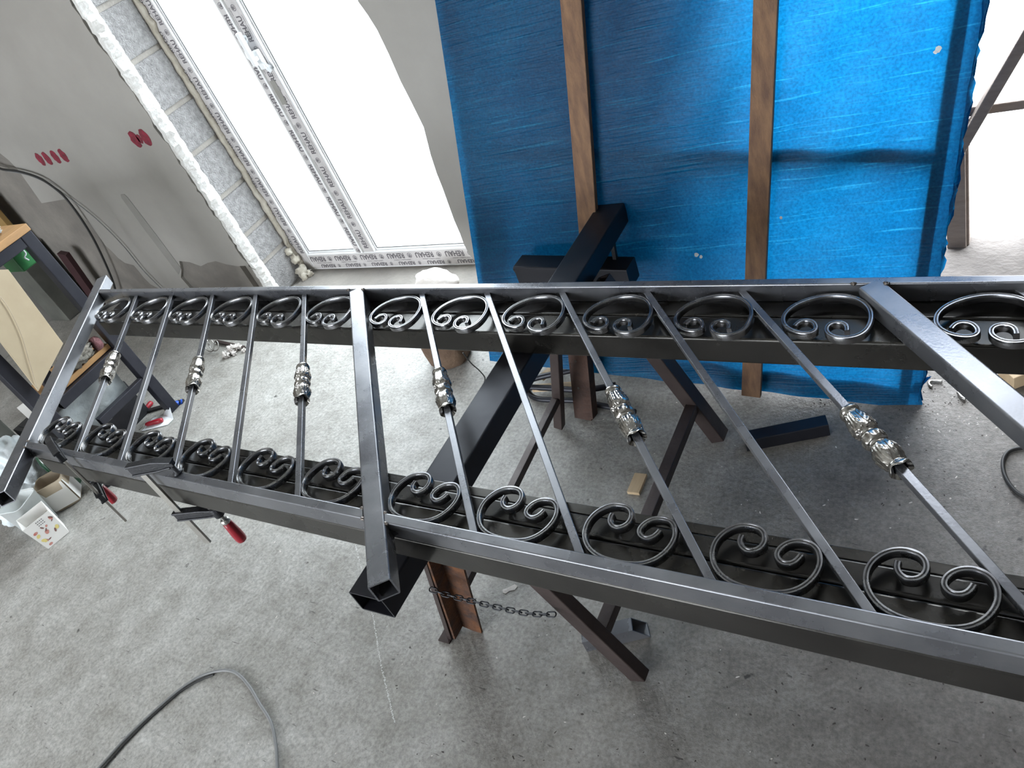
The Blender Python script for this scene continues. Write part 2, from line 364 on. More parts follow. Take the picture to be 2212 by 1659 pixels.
# bright broken plaster edge along the reveal
m_ = MB(); za = poly[-len(col_edge)-1][1]-.12; rows = []
z = 0.0
while z < 2.74:
    j = random.uniform(-.006, .006)
    rows.append(m_.ring([(-3.134+j, 2.004, z), (-3.108+j*1.5, 1.998+random.uniform(0, .006), z), (-3.092+random.uniform(-.006, .012), 2.024+random.uniform(-.006, .008), z), (-3.095+random.uniform(-.004, .004), 2.05, z), (-3.14, 2.05, z)]))
    z += random.uniform(.008, .02)
for a, b in zip(rows, rows[1:]): m_.bridge(a, b, False)
m_.build('plaster_edge', 'edge', wall)
# grey filled groove on the plaster
a, b = wpt(266, 422), wpt(396, 585)
m_ = MB(); m_.prism([(x, 1.998, z) for x, z in [(a[0]-.025, a[1]-.01), (a[0]-.012, a[1]+.006), (a[0]+.016, a[1]+.006), (a[0]+.025, a[1]-.012), (a[0]+.034, .42), (b[0]+.0, b[1]+.02), (b[0]-.06, b[1]-.02), (a[0]-.03, .45)]], (0, .002, 0)); m_.build('filled_groove', 'patch', wall)
# red sprayed loops
for cx, cy in ((87, 344), (102, 342), (120, 339), (137, 336), (292, 301), (302, 300), (314, 297)):
    x, zc = wpt(cx, cy); m_ = MB(); k = .036 if cx > 290 else .032
    if cx == 302: k = .02
    ri = [(x+math.cos(t)*k*.78+.010*noise.noise(V((t*2, cx, 0))), 1.9985, zc+math.sin(t)*k*1.1) for t in [2*PI*i/20 for i in range(20)]]
    m_.prism(ri, (0, .0015, 0)); m_.build('sprayed_loop', 'paint', wall, label='dark red sprayed loop on the plaster')
# the reveal blocks and mortar
zj = [0, .19, .345, .545, .76, .951, 1.17, 1.38, 1.58, 1.79, 2.0, 2.2, 2.41, 2.61, 2.75]
m_ = MB(); m_.box((-3.165, 2.185, 1.375), .115, .29, 2.75); m_.build('mortar_bed', 'mortar', wall)
for i in range(len(zj)-1):
    h = zj[i+1]-zj[i]-.022
    m_ = MB(); m_.box((-3.155+random.uniform(-.002, .003), 2.19, (zj[i]+zj[i+1])/2), .115, .29, h); m_.build('concrete_block', 'block', wall, bevel=.006)
# pier right of the window with ragged plaster edge (left side) and plaster skin
pe = [(-1.78, 2.7), (-1.772, 2.2), (-1.80, 2.0), (-1.785, 1.7), (-1.80, 1.45)] + [wpt(*p) for p in ((780,0),(800,28),(820,60),(845,112),(870,170),(893,215),(920,270),(935,330),(948,370),(960,400),(985,470),(998,500),(1005,520),(1018,545),(1030,560),(1040,580))] + [(-1.812, .08), (-1.80, .004)]
m_ = MB(); m_.prism([(x, 1.985, z) for x, z in pe] + [(-.59, 1.985, .004), (-.59, 1.985, 2.98), (-1.78, 1.985, 2.98)], (0, .03, 0)); m_.build('plaster', 'plaster', wall)
m_ = MB(); m_.prism([(-3.13, 1.99, 2.755), (-1.782, 1.99, 2.755), (-1.782, 1.99, 2.98), (-3.13, 1.99, 2.98)], (0, .02, 0)); m_.build('plaster', 'plaster', wall)
# ochre board standing in the corner, left wall end
m_ = MB(); m_.box((-4.87, 1.90, .228), .20, .16, .452); tag(m_.build('dark_chest', 'box_dark', None, bevel=.004), 'dark chest in the corner behind the steel bench, under the ochre board', 'chest')
m_ = MB(); m_.box((-4.88, 1.93, .68), .18, .03, .44); tag(m_.build('ochre_board', 'ochre', None, bevel=.003), 'ochre yellow board standing on the dark chest in the corner', 'board')

# ---- window_1
WY = 2.235                      # front plane of the frame
win = MB()
x0, x1, zb, zt = -3.085, -1.70, .018, 2.74
def stile(mb_, xa, xb, za, zb_, y0=WY, dep=.07): mb_.box(((xa+xb)/2, y0+dep/2, (za+zb_)/2), xb-xa, dep, zb_-za)
stile(win, x0, -3.015, zb, zt); stile(win, -1.77, x1, zb, zt); stile(win, -3.015, -1.77, zb, .105); stile(win, -3.015, -1.77, 2.67, zt); stile(win, -2.69, -2.565, .105, 2.67)
window = struct(win, 'window_1', 'upvc')
g = MB()
for xa, xb in ((-3.015, -2.69), (-2.565, -1.77)):
    for (p, q, r, s_) in ((xa, xa+.012, .105, 2.67), (xb-.012, xb, .105, 2.67), (xa+.012, xb-.012, .105, .117), (xa+.012, xb-.012, 2.658, 2.67)): stile(g, p, q, r, s_, WY+.012, .03)
g.build('glazing_bead', 'upvc', window)
g = MB()
for xa, xb in ((-3.003, -2.702), (-2.553, -1.782)): 
    for zz in (.104,):
        g.bar((xa, WY+.011, .118), (xb, WY+.011, .118), .003, .003)
    g.bar((xa, WY+.011, .118), (xa, WY+.011, 2.65), .003, .003, (0,1,0))
g.build('gasket', 'rubber', window)
for xa, xb in ((-3.003, -2.702), (-2.553, -1.782)):
    g = MB(); g.box(((xa+xb)/2, WY+.035, 1.388), xb-xa, .006, 2.54); g.build('pane', 'pane', window)
# protective film, a millimetre proud of the frame, printed
def film(xa, xb, za, zb_, label=None):
    f = MB(); f.box(((xa+xb)/2, WY-.001, (za+zb_)/2), xb-xa, .0016, zb_-za); return f.build('protective_film', 'tape', window)
film(-3.083, -3.022, .02, 2.73); film(-2.682, -2.640, .105, 2.72); film(-2.634, -2.573, .105, 2.72); film(-3.015, -1.775, .022, .098)
# mullion lip (raised sash edge)
g = MB(); g.box((-2.637, WY-.006, 1.41), .010, .012, 2.61); g.build('sash_lip', 'upvc', window, bevel=.002)
# lettering
def text_geo(body):
    c = bpy.data.curves.new('t', 'FONT'); c.body = body; c.size = 1; c.align_x = 'CENTER'; c.align_y = 'CENTER'; c.offset = .03
    o = bpy.data.objects.new('t', c); COL.objects.link(o); dg = bpy.context.evaluated_depsgraph_get(); me = o.evaluated_get(dg).to_mesh()
    vs = [v.co.copy() for v in me.vertices]; fs = [list(p.vertices) for p in me.polygons]; o.evaluated_get(dg).to_mesh_clear()
    bpy.data.objects.remove(o); bpy.data.curves.remove(c)
    xs = [v.x for v in vs]; ys = [v.y for v in vs]; cx = (max(xs)+min(xs))/2; cy = (max(ys)+min(ys))/2
    return [V((v.x-cx, v.y-cy, 0)) for v in vs], fs, max(xs)-min(xs), max(ys)-min(ys)
TG = text_geo('REHAU')
TS = text_geo('unlimited polymer solutions')
def put(mb_, tg, cx, cz, length, height, ang, y):
    vs, fs, w_, h_ = tg; ca, sa = math.cos(ang), math.sin(ang); i = len(mb_.v)
    for v in vs:
        a = v.x/w_*length; b = v.y/h_*height
        mb_.v.append(V((cx+a*ca-b*sa, y, cz+a*sa+b*ca)))
    for f in fs: mb_.face([i+k for k in f][::-1])
def logo(mb_, cx, cz, r, ang, y):
    a = mb_.ring([(cx+math.cos(t)*r, y, cz+math.sin(t)*r) for t in [2*PI*i/20 for i in range(20)]])
    b = mb_.ring([(cx+math.cos(t)*r*.82, y, cz+math.sin(t)*r*.82) for t in [2*PI*i/20 for i in range(20)]])
    mb_.bridge(a, b)
    # dark upper part with light slot
    ca, sa = math.cos(ang), math.sin(ang)
    def P(u, v_): return (cx+u*ca-v_*sa, y, cz+u*sa+v_*ca)
    for (u0, u1, v0, v1) in ((-.6, .6, .05, .62), (-.5, .5, -.45, -.12)): mb_.face(mb_.ring([P(u0*r, v0*r), P(u1*r, v0*r), P(u1*r*.7, v1*r), P(u0*r*.7, v1*r)]))
YT = WY-.0024
L_ = MB()
z = .11; k = 0
while z < 2.2:
    put(L_, TG, -3.038, z+.055, .098, .025, PI/2, YT); logo(L_, -3.038, z+.135, .012, PI/2, YT)
    put(L_, TS, -3.059, z+.085, .11, .005, PI/2, YT)
    put(L_, TG, -3.073, z+.10, .09, .014, PI/2, YT)
    # mullion
    put(L_, TG, -2.662, z+.082, .098, .026, -PI/2, YT); logo(L_, -2.662, z+.005, .0125, -PI/2, YT)
    put(L_, TG, -2.603, z+.065, .098, .026, PI/2, YT); logo(L_, -2.603, z+.145, .0125, PI/2, YT)
    put(L_, TS, -2.625, z+.10, .10, .006, PI/2, YT); put(L_, TS, -2.582, z+.07, .09, .004, PI/2, YT)
    z += .160; k += 1
x = -2.96
while x < -1.80:
    put(L_, TG, x, .077, .100, .028, PI, YT); logo(L_, x+.083, .077, .013, PI, YT)
    put(L_, TS, x+.03, .055, .10, .005, PI, YT)
    put(L_, TG, x+.045, .036, .095, .019, PI, YT); logo(L_, x+.120, .036, .009, PI, YT)
    x += .168
lo = L_.build('film_lettering', 'ink', window, smooth_fix=False)
# handle with loose film over it
hx, hz = -2.60, 1.02
g = MB(); g.box((hx, WY-.012, hz), .03, .02, .075); g.rtube((hx, WY-.045, hz+.01), (hx, WY-.02, hz+.01), .016, .016, r=.004, hollow=False); g.box((hx+.004, WY-.05, hz+.055), .022, .016, .13)
g.build('window_handle', 'upvc', window, bevel=.004, label='white window handle')
g = MB(); gr = []
for i in range(9):
    t = i/8; gr.append(g.ring([(-2.655+.012*math.sin(t*9)+.09*t*t*.6, WY-.004-.02*math.sin(t*PI), 1.12-t*.16+.01*j*math.cos(t*5)-.0*j) if j == 0 else (-2.61+.03*t+.02*math.sin(t*7+j), WY-.012-.03*math.sin(t*PI+j*.3), 1.13-t*.14-.012*j) for j in range(3)]))
for a, b in zip(gr, gr[1:]): g.bridge(a, b, True, closed=False)
g.build('loose_film', 'paper', window, label='torn white film flap')
g = MB(); g.box((-2.612, WY-.0032, .88), .03, .0012, .10); g.build('film_patch', 'patch', window, label='grey torn patch of film')
# foam seal
g = MB(); rr = []; z = .02
while z < 2.73:
    e = -3.074+.013*noise.noise(V((z*9, 0, 0)))+.010*noise.noise(V((z*30, 3, 0)))+random.uniform(-.002, .002); yy = 2.222+.006*noise.noise(V((z*25, 9, 0)))
    rr.append(g.ring([(-3.10, 2.232, z), (-3.10, yy-.006, z), (-3.088, yy-.010, z), ((e-3.088)/2, yy-.009, z), (e-.004, yy-.003, z), (e, yy+.005, z), (e, 2.232, z)])); z += .007
for a, b in zip(rr, rr[1:]): g.bridge(a, b, True)
for (bx, by_, bz, r) in ((-3.06, 2.19, .04, .030), (-3.08, 2.205, .10, .022), (-3.04, 2.17, .022, .022), (-3.085, 2.20, .15, .018), (-3.02, 2.19, .02, .018)): g.blob((bx, by_, bz), r, r*.9, r, .45, 5, 14, 9, bx*50)
g.build('foam_seal', 'foam', window, label='yellowed expanding foam')
# rough earth-brown threshold in front of the frame
g = MB(); g.box((-2.42, 2.13, .006), 1.28, .225, .012)
bmx = g.build('trim_1', 'raw'); bmx['kind'] = 'structure'

# ---- big opening right of the pier: concrete sill, boards
g = MB(); g.box((-.31, 2.20, .012), .55, .30, .026); o = g.build('trim_2', 'concrete_sill', bevel=.006); o['kind'] = 'structure'
fr = thing('timber_brace_frame', 'grey timber frame with diagonal brace in the bright doorway right of the blue sheet', 'timber frame', (-.236, 2.26, .0))
g = MB(); g.box((-.236, 2.26, .66), .045, .045, 1.27); g.build('post', 'grey_board', fr, bevel=.003)
g = MB(); g.box((-.246, 2.232, .19), .050, .012, .34); g.build('splice_board', 'grey_board', fr, bevel=.002)
g = MB(); g.bar((-.235, 2.225, .35), (-.035, 2.225, .75), .028, .048, (0,1,0)); g.build('brace', 'grey_board', fr, bevel=.003)
g = MB(); g.bar((-.215, 2.26, .445), (-.035, 2.26, .450), .03, .026); g.build('cross_rail', 'grey_board', fr, bevel=.003)
# polythene sheet lying over a grey board by the sill
a, b, c, d = atz(2035, 577, .02), atz(2212, 573, .02), atz(2215, 596, .02), atz(2030, 596, .02)
g = MB(); pr = []
for i in range(21):
    t = i/20; base = V((-.30+t*.75, 0, 0)); h = .032*math.sin(min(1, t*1.6)*PI*.5)
    pr.append(g.ring([(base.x, 2.03-.02*math.sin(t*3), .004), (base.x, 2.00, .006+h*.8+.004*math.sin(t*20)), (base.x, 1.955, .004+h*.35), (base.x, 1.93-.01*math.sin(t*9), .003)]))
for p, q in zip(pr, pr[1:]): g.bridge(p, q, True, closed=False)
o = g.build('polythene_sheet', 'poly'); sm = o.modifiers.new('thickness', 'SOLIDIFY'); sm.thickness = .0015; tag(o, 'pale clouded polythene sheet rumpled on the floor by the doorway sill', 'plastic sheet')
g = MB(); g.box((.12, 2.045-.0, .007), .84, .05, .012, (1, -.02, 0)); o = g.build('floor_board', 'grey_board', bevel=.002); tag(o, 'narrow grey board lying along the doorway sill', 'board')

# ================================================================== TARP SCREEN
TO = V((-.3038, 1.5925, .012)); tn = V((.0844, -.9681, .2361)).normalized(); td = V((.13098739, .24565678, .96046606)); tn = (tn - td*tn.dot(td)).normalized()
tq = tn.cross(td).normalized()
if tq.x > 0: tq = -tq
def TP(s, t, k=0.): return TO + tq*s + td*t + tn*k
scr = thing('tarpaulin_screen', 'blue tarpaulin screen with timber battens leaning against the window wall', 'screen', tuple(TO))
H_ = 1.60
g = MB(); rows = []; NS, NT = 64, 80
for j in range(NT+1):
    t = -.022 + (H_+.03)*j/NT; r = []
    for i in range(NS+1):
        s = -.038 + 1.243*i/NS
        k = .007 + .006*noise.noise(V((s*3, t*2.2, 1.))) + .003*noise.noise(V((s*11, t*5, 4.)))
        # soft diagonal pull creases
        k += .0035*math.sin((s*1.3+t*.8)*26)*max(0, math.sin(s*3.0+.4))
        ds = 0
        if i == 0: ds = random.uniform(-.010, .004)
        if j == 0: k += .003; 
        tt = t - (.018*math.sin(s/1.2*PI) if j == 0 else 0)*0
        r.append(TP(s+ds, tt - (.02*s if j == 0 else 0), k))
    rows.append(g.ring(r))
for a, b in zip(rows, rows[1:]): g.bridge(a, b, True, closed=False)
g.build('tarpaulin', 'tarp', scr)
def tbar(name, s0, s1, t0, t1, k0, k1, m, bev=.002, label=None):
    g = MB(); g.box(TP((s0+s1)/2, (t0+t1)/2, (k0+k1)/2), abs(s1-s0), abs(t1-t0), abs(k1-k0), tq, td, tn); return g.build(name, m, scr, bevel=bev, label=label)
tbar('frame_rail', 0.015, 1.159, .605, .641, -.045, .000, 'wood')
tbar('frame_rail', .0145, 1.159, 0.0, .040, -.045, .000, 'wood')
tbar('frame_rail', 0.015, 1.159, H_-.05, H_, -.045, .000, 'wood')
tbar('frame_stile', -.016, .014, 0.0, H_, -.046, .001, 'wood')
tbar('frame_stile', 1.16, 1.20, 0.0, H_, -.046, .001, 'wood')
tbar('batten', .789, .843, .20, H_, .022, .042, 'wood', label='brown timber batten, left of the two')
tbar('batten', .346, .397, -.03, H_, .022, .042, 'wood', label='brown timber batten, right of the two')
# turned back hem down the right edge
g = MB(); ra = []
for j in range(60):
    t = -.0+(H_)*j/59
    ra.append(g.ring([TP(-.036+random.uniform(-.003, .003), t, .008), TP(-.042+random.uniform(-.007, .004), t, -.004), TP(-.030, t, -.022)]))
for a, b in zip(ra, ra[1:]): g.bridge(a, b, False, closed=False)
g.build('hem', 'tarp', scr)
g = MB(); a = TP(-.022, .06, 0); g.prism([a, a+V((.035, .01, .005)), a+V((.005, 0, -.035)), a+V((-.012, 0, -.03))], (.0, -.002, 0)); g.build('torn_flap', 'tarp', scr)
g = MB()
for (px, py, r) in ((2028, 103, .007), (2022, 109, .004), (1690, 465, .004), (1508, 545, .006), (1518, 549, .005)):
    p = TP(0, 0); rr = ray(px, py); tt = (TO-CP).dot(tn)/rr.dot(tn); c = CP+rr*tt+tn*.018
    g.face(g.ring([c+tq*math.cos(u)*r*random.uniform(.6, 1.3)+td*math.sin(u)*r for u in [2*PI*i/9 for i in range(9)]]))
g.build('worn_spot', 'white_pl', scr)['kind'] = 'stuff'

# ================================================================== SUPPORT TUBES UNDER THE RAILS
def support(y0, y1, xa, xb, m, lab):
    g = MB(); g.rtube((xa, (y0+y1)/2, .630), (xb, (y0+y1)/2, .630), y1-y0, .060, r=.005, t=.003); return tag(g.build('support_tube', m), lab, 'steel tube', 'tubes carrying the railing')
support(.526, .5985, -2.17, .95, 'steel_mid', 'grey box tube directly under the near rail of the railing')
support(.5995, .640, -2.15, .95, 'steel_dark', 'dark narrow box tube beside the near rail, under the lower scrolls')
support(1.068, 1.1325, -2.62, .95, 'steel_mid', 'grey box tube on the camera side of the far rail, under the upper scrolls')
support(1.1335, 1.198, -2.62, .95, 'steel_dark', 'dark box tube directly under the far rail')
g = MB(); g.bar((-2.10, .650, .654), (.95, .650, .654), .018, .006); tag(g.build('flat_bar', 'steel_mid', None, bevel=.001), 'long grey flat bar laid along the inner side of the near support tubes', 'steel bar')
g = MB(); g.rtube((-2.10, .650, .6255), (.95, .650, .6255), .018, .051, r=.002, t=.002); tag(g.build('support_tube', 'steel_dark'), 'thin dark box tube under the long flat bar', 'steel tube', 'tubes carrying the railing')

# ================================================================== RAILING
RB = math.radians(129.8413); bu = V((math.cos(RB), math.sin(RB), 0)); bn = V((-bu.y, bu.x, 0)) * -1   # bn points to +x
if bn.x < 0: bn = -bn
rail = thing('stair_railing', 'bare steel stair railing panel with scrolls and cast collars lying on the trestle', 'railing', (-1., .86, .66))
TOP = .70
YN0, YN1, YF0, YF1 = .526, .546, 1.176, 1.195
def bx(xr, y): return xr + (y-.546)*(bu.x/bu.y)       # x of a right-hand top edge at y
def member(name, xr, wX, y0, y1, ztop, zh, m, hollow, r, label=None):
    w_ = wX*abs(bu.y); a = V((bx(xr, y0), y0, 0)) - bn*(w_/2); b = V((bx(xr, y1), y1, 0)) - bn*(w_/2)
    a = V((bx(xr, y0)-wX/2, y0, ztop-zh/2)); b = V((bx(xr, y1)-wX/2, y1, ztop-zh/2))
    g = MB(); g.rtube(a, b, w_, zh, r=r, t=.0028, hollow=hollow); return g.build(name, m, rail, label=label)
PX = .052
posts = {'L': (-2.196, .385, 1.265), 'M': (-.9357, .418, YF0), 'R': (.290, .40, YF0)}
for k, (xr, ya, yb) in posts.items(): member('post', xr, PX, ya, yb, TOP+.0006, .040, 'steel', True, .0035)
def railbar(xa, xb, y0, y1):
    g = MB(); g.rtube((xa, (y0+y1)/2, .68), (xb, (y0+y1)/2, .68), y1-y0, .040, r=.0028, t=.002)
    for v in g.v: v.x += (v.y-(y0+y1)/2)*(bu.x/bu.y)
    return g.build('rail', 'steel', rail)
ym = (YN0+YN1)/2
railbar(bx(-2.196, ym)+.0005, bx(-.9357, ym)-PX-.0005, YN0, YN1)
railbar(bx(-.9357, ym)+.0005, bx(.290, ym)-PX-.0005, YN0, YN1)
railbar(bx(.290, ym)+.0005, .9, YN0, YN1)
railbar(bx(-2.196, (YF0+YF1)/2)+.0005, .9, YF0, YF1)
# end plate at the left corner of the near rail
bals = [-1.971, -1.775, -1.565, -1.364, -1.159, -.7397, -.544, -.3441, -.1461, .0486, .49, .69]
BW = .0169
bal_objs = []
for i, xr in enumerate(bals):
    o = member('baluster', xr, BW, YN1-.001, YF0+.001, .6865, .013, 'steel', False, .0012); bal_objs.append(o)
# collars: lathe with leaf relief, built once along +X then placed under their balusters
def collar_mesh():
    g = MB(); L0 = .138
    prof = [(0, 13.5), (.010, 15.6), (.035, 16.4), (.060, 15.6), (.075, 13.9), (.095, 13.6), (.13, 15.0), (.20, 17.2), (.28, 18.7), (.335, 19.0), (.372, 18.3), (.388, 15.6), (.400, 13.2), (.425, 12.4), (.440, 13.4), (.455, 16.2), (.480, 17.9), (.515, 18.4), (.550, 18.0), (.572, 16.6), (.585, 13.6), (.605, 12.7), (.620, 13.6), (.640, 16.4), (.69, 18.8), (.75, 19.8), (.80, 19.3), (.86, 17.4), (.905, 15.4), (.925, 14.6), (.940, 15.2), (.958, 17.0), (.978, 17.9), (1.0, 17.4)]
    pp = []
    for (a, r0), (b, r1) in zip(prof, prof[1:]):
        m = max(2, round((b-a)/.0075))
        for k in range(m): pp.append((a+(b-a)*k/m, r0+(r1-r0)*k/m))
    pp.append(prof[-1]); n = 96; prev = None; first = None
    def leafy(u, a):
        # eight pointed leaves: central vein, raised rim, side lobes
        q = ((a/(2*PI)*8) % 1)*2-1                      # -1..1 across one leaf
        wdt = .92*math.sin(PI*min(1, max(0, u))**.8)**.6
        e = abs(q)/max(wdt, .05)
        h = 0.
        if e < 1: h += 1.0*(1-e**4) - .55*math.exp(-(e-.45)**2/.02) + .55*math.exp(-(q/.10)**2)
        h += .30*math.cos(u*26-abs(q)*5)*(1-min(1, e))
        return h
    for t, r in pp:
        row = []
        for k in range(n):
            a = 2*PI*k/n; c = abs(math.cos(a)), abs(math.sin(a)); sq = 1/(c[0]**3.+c[1]**3.)**(1/3.); rr = r*(.62+.38*sq)*.955
            tt = t
            if .09 < t < .39: rr += 1.15*leafy((t-.09)/.30, a)-.5; tt += .010*math.cos(a*8)*max(0, (t-.30)/.09)
            elif .44 < t < .59: rr += .95*math.cos(a*8+PI)*math.sin(PI*(t-.44)/.15) + .35*math.cos(a*4); tt += .008*math.cos(a*4)*math.sin(PI*(t-.44)/.15)
            elif .62 < t < .92: rr += 1.15*leafy((t-.62)/.30, a)-.5
            if t > .94: tt += .018*math.cos(a*4)*(t-.94)/.06
            row.append(V((tt*L0-L0/2, math.cos(a)*rr*.001, math.sin(a)*rr*.001)))
        R = g.ring(row)
        if prev: g.bridge(prev, R, True)
        else: first = R
        prev = R
    # turned-in ends towards the bar
    for R, sx in ((first, 1), (prev, -1)):
        I = g.ring([V((g.v[i].x+sx*.004, g.v[i].y*.62, g.v[i].z*.62)) for i in R]); g.bridge(R, I) if sx < 0 else g.bridge(I, R)
        J = g.ring([V((g.v[i].x+sx*.02, g.v[i].y*.6, g.v[i].z*.6)) for i in R]); g.bridge(I, J) if sx < 0 else g.bridge(J, I)
    return g
cm = collar_mesh().mesh('collar', M['collar'])
import bmesh
bm_ = bmesh.new(); bm_.from_mesh(cm); bmesh.ops.recalc_face_normals(bm_, faces=bm_.faces); bm_.to_mesh(cm); bm_.free()
for i, yc in ((0, .85), (2, .85), (4, .850), (5, .8625), (7, .843), (9, .836)):
    o = bpy.data.objects.new('collar', cm); COL.objects.link(o); o.parent = bal_objs[i]; o['label'] = 'bright cast collar with leaf relief'
    c = V((bx(bals[i], yc)-BW/2, yc, .680)) - V(rail['_o'])
    ang = RB + PI         # +X of the mesh points toward the near rail
    o.matrix_local = Matrix.Translation(c) @ Matrix.Rotation(ang, 4, 'Z') @ Matrix.Rotation(random.choice((0, .06, -.05)), 4, 'X')
# scrolls
NS_ = [(-.141,.631),(-.142,.621),(-.136,.611),(-.126,.607),(-.115,.611),(-.109,.621),(-.109,.634),(-.117,.646),(-.131,.650),(-.147,.648),(-.162,.638),(-.173,.619),(-.174,.598),(-.167,.579),(-.154,.564),(-.137,.555),(-.118,.551),(-.096,.550),(-.074,.552),(-.053,.560),(-.038,.579),(-.032,.600),(-.034,.618),(-.042,.631),(-.054,.638),(-.069,.637),(-.082,.629),(-.089,.616),(-.088,.606),(-.081,.599),(-.071,.598),(-.062,.604),(-.058,.616)]
FS_ = [(-.367,1.078),(-.363,1.090),(-.353,1.095),(-.340,1.092),(-.331,1.079),(-.330,1.066),(-.340,1.059),(-.359,1.061),(-.379,1.072),(-.391,1.091),(-.391,1.115),(-.380,1.136),(-.357,1.154),(-.329,1.164),(-.298,1.163),(-.272,1.150),(-.254,1.128),(-.247,1.100),(-.249,1.074),(-.258,1.058),(-.274,1.050),(-.292,1.050),(-.306,1.057),(-.314,1.070),(-.312,1.084),(-.302,1.090),(-.291,1.089),(-.282,1.081),(-.280,1.068)]
PF = [(-.0040,-.0065),(.0040,-.0065),(.0044,0),(.0040,.0052),(.0032,.0065),(.0012,.0066),(0,.0052),(-.0012,.0066),(-.0032,.0065),(-.0040,.0052),(-.0044,0)]
def scroll(pts, dx):
    P = [V((x, y, .6805)) for x, y in pts]
    path = catmull(P, 4); n = len(path)
    # smooth
    for _ in range(9): path = [path[0]]+[(path[i-1]+path[i]*2+path[i+1])/4 for i in range(1, n-1)]+[path[-1]]
    g = MB(); g.sweep(PF, [p+V((dx, 0, 0)) for p in path], sm=False); return g
def centre(xl, xr, y): return ((bx(xl, y)) + (bx(xr, y)))/2
edges = [(-2.196, -1.971-BW), (-1.971, -1.775-BW), (-1.775, -1.565-BW), (-1.565, -1.364-BW), (-1.364, -1.159-BW), (-1.159, -.9357-PX), (-.9357, -.7397-BW), (-.7397, -.544-BW), (-.544, -.3441-BW), (-.3441, -.1461-BW), (-.1461, .0486-BW), (.0486, .290-PX), (.290, .49-BW), (.49, .69-BW)]
nm = fm = None
for k, (a, b) in enumerate(edges):
    for kind in (0, 1):
        yref, cref = ((.60, -.103), (1.10, -.319))[kind]
        dx = centre(a, b, yref) - cref
        if kind == 0 and k >= 12: continue
        if (nm if kind == 0 else fm) is None:
            o = scroll((NS_, FS_)[kind], 0).build('scroll', 'scroll', rail)
            for p in o.data.polygons: p.use_smooth = True
            o.data.set_sharp_from_angle(angle=.5)
            if kind == 0: nm = o
            else: fm = o
            base = o
        else:
            base = nm if kind == 0 else fm
            o = base.copy(); COL.objects.link(o); o.parent = rail
        o.location = (dx, 0, 0)
# weld beads where rails meet posts
def weld(p, r=.004):
    g = MB(); g.blob(p, r*1.3, r, r*.7, .5, 6, 10, 6, p[0]*9); g.build('weld_bead', 'weld', rail)
for k in ('M', 'R'):
    xr = posts[k][0]
    for dx in (0, -PX): weld((bx(xr, YF0)+dx, YF0-.001, TOP+.001)) 
xr = posts['M'][0]
for dx, y in ((.002, YN1), (.002, YN0), (-PX-.002, YN1), (-PX-.002, YN0)): weld((bx(xr, y)+dx, y, TOP-.001), .0035)
for dx, y in ((.0, YN1), (-.002, YN0)): weld((bx(-2.196, y)+dx, y, TOP), .0035)

# ================================================================== TRESTLE
tr = thing('trestle', 'A-frame steel trestle with black box beam under the middle of the railing', 'trestle', (-.965, 1.05, 0))
g = MB(); g.rtube((-.962, .435, .572), (-.988, 1.665, .572), .080, .055, r=.004, t=.003); g.build('beam', 'black_tube', tr)
def leg(a, b, w_, h_, m, up=(1,0,0), label=None, hollow=True):
    g = MB(); g.rtube(a, b, w_, h_, up=up, r=.003, t=.003, hollow=hollow); return g.build('leg', m, tr, label=label)
# near left: rusty rolled angle pair
g = MB(); a = V((-1.170, .672, .004)); b = V((-1.010, .672, .543)); dx = (b-a).normalized(); sd = V((0, 1, 0)); up = dx.cross(sd).normalized()
def section(mb_, a, b, pts, u, v_):
    A = mb_.ring([a+u*x+v_*y for x, y in pts]); B = mb_.ring([b+u*x+v_*y for x, y in pts]); mb_.bridge(A, B); mb_.face(A[::-1]); mb_.face(B)
UU = V((1, 0, -.3)).normalized(); VV = V((0, -1, 0))
section(g, a, b, [(-.022, -.02), (.040, -.02), (.040, -.014), (-.016, -.014), (-.016, .024), (-.022, .024)], UU, VV)
g.build('leg', 'rust', tr, label='orange rusty angle iron leg')
g = MB(); section(g, V((-1.205, .672, .004)), V((-1.037, .672, .543)), [(-.006, -.02), (.006, -.02), (.006, .026), (-.006, .026)], UU, VV); g.build('leg_flange', 'brown_steel', tr)
leg((-.700, .690, .010), (-.925, .690, .543), .045, .030, 'brown_steel', (0,1,0))
leg((-1.228, 1.385, .010), (-1.055, 1.385, .543), .028, .028, 'brown_steel', (0,1,0))
leg((-.730, 1.405, .010), (-.925, 1.405, .543), .040, .045, 'brown_steel', (0,1,0))
g = MB(); a = atz(985, 1244, .1); g.rtube((-1.145, .70, .135), (-1.19, 1.39, .135), .022, .022, r=.002, t=.002); g.build('tie', 'brown_steel', tr)
g = MB(); g.rtube((-.76, .71, .135), (-.775, 1.39, .135), .030, .028, r=.002, t=.002); g.build('tie', 'brown_steel', tr)
g = MB(); g.box((-1.217, .66, .003), .035, .05, .004); g.build('foot_plate', 'brown_steel', tr)
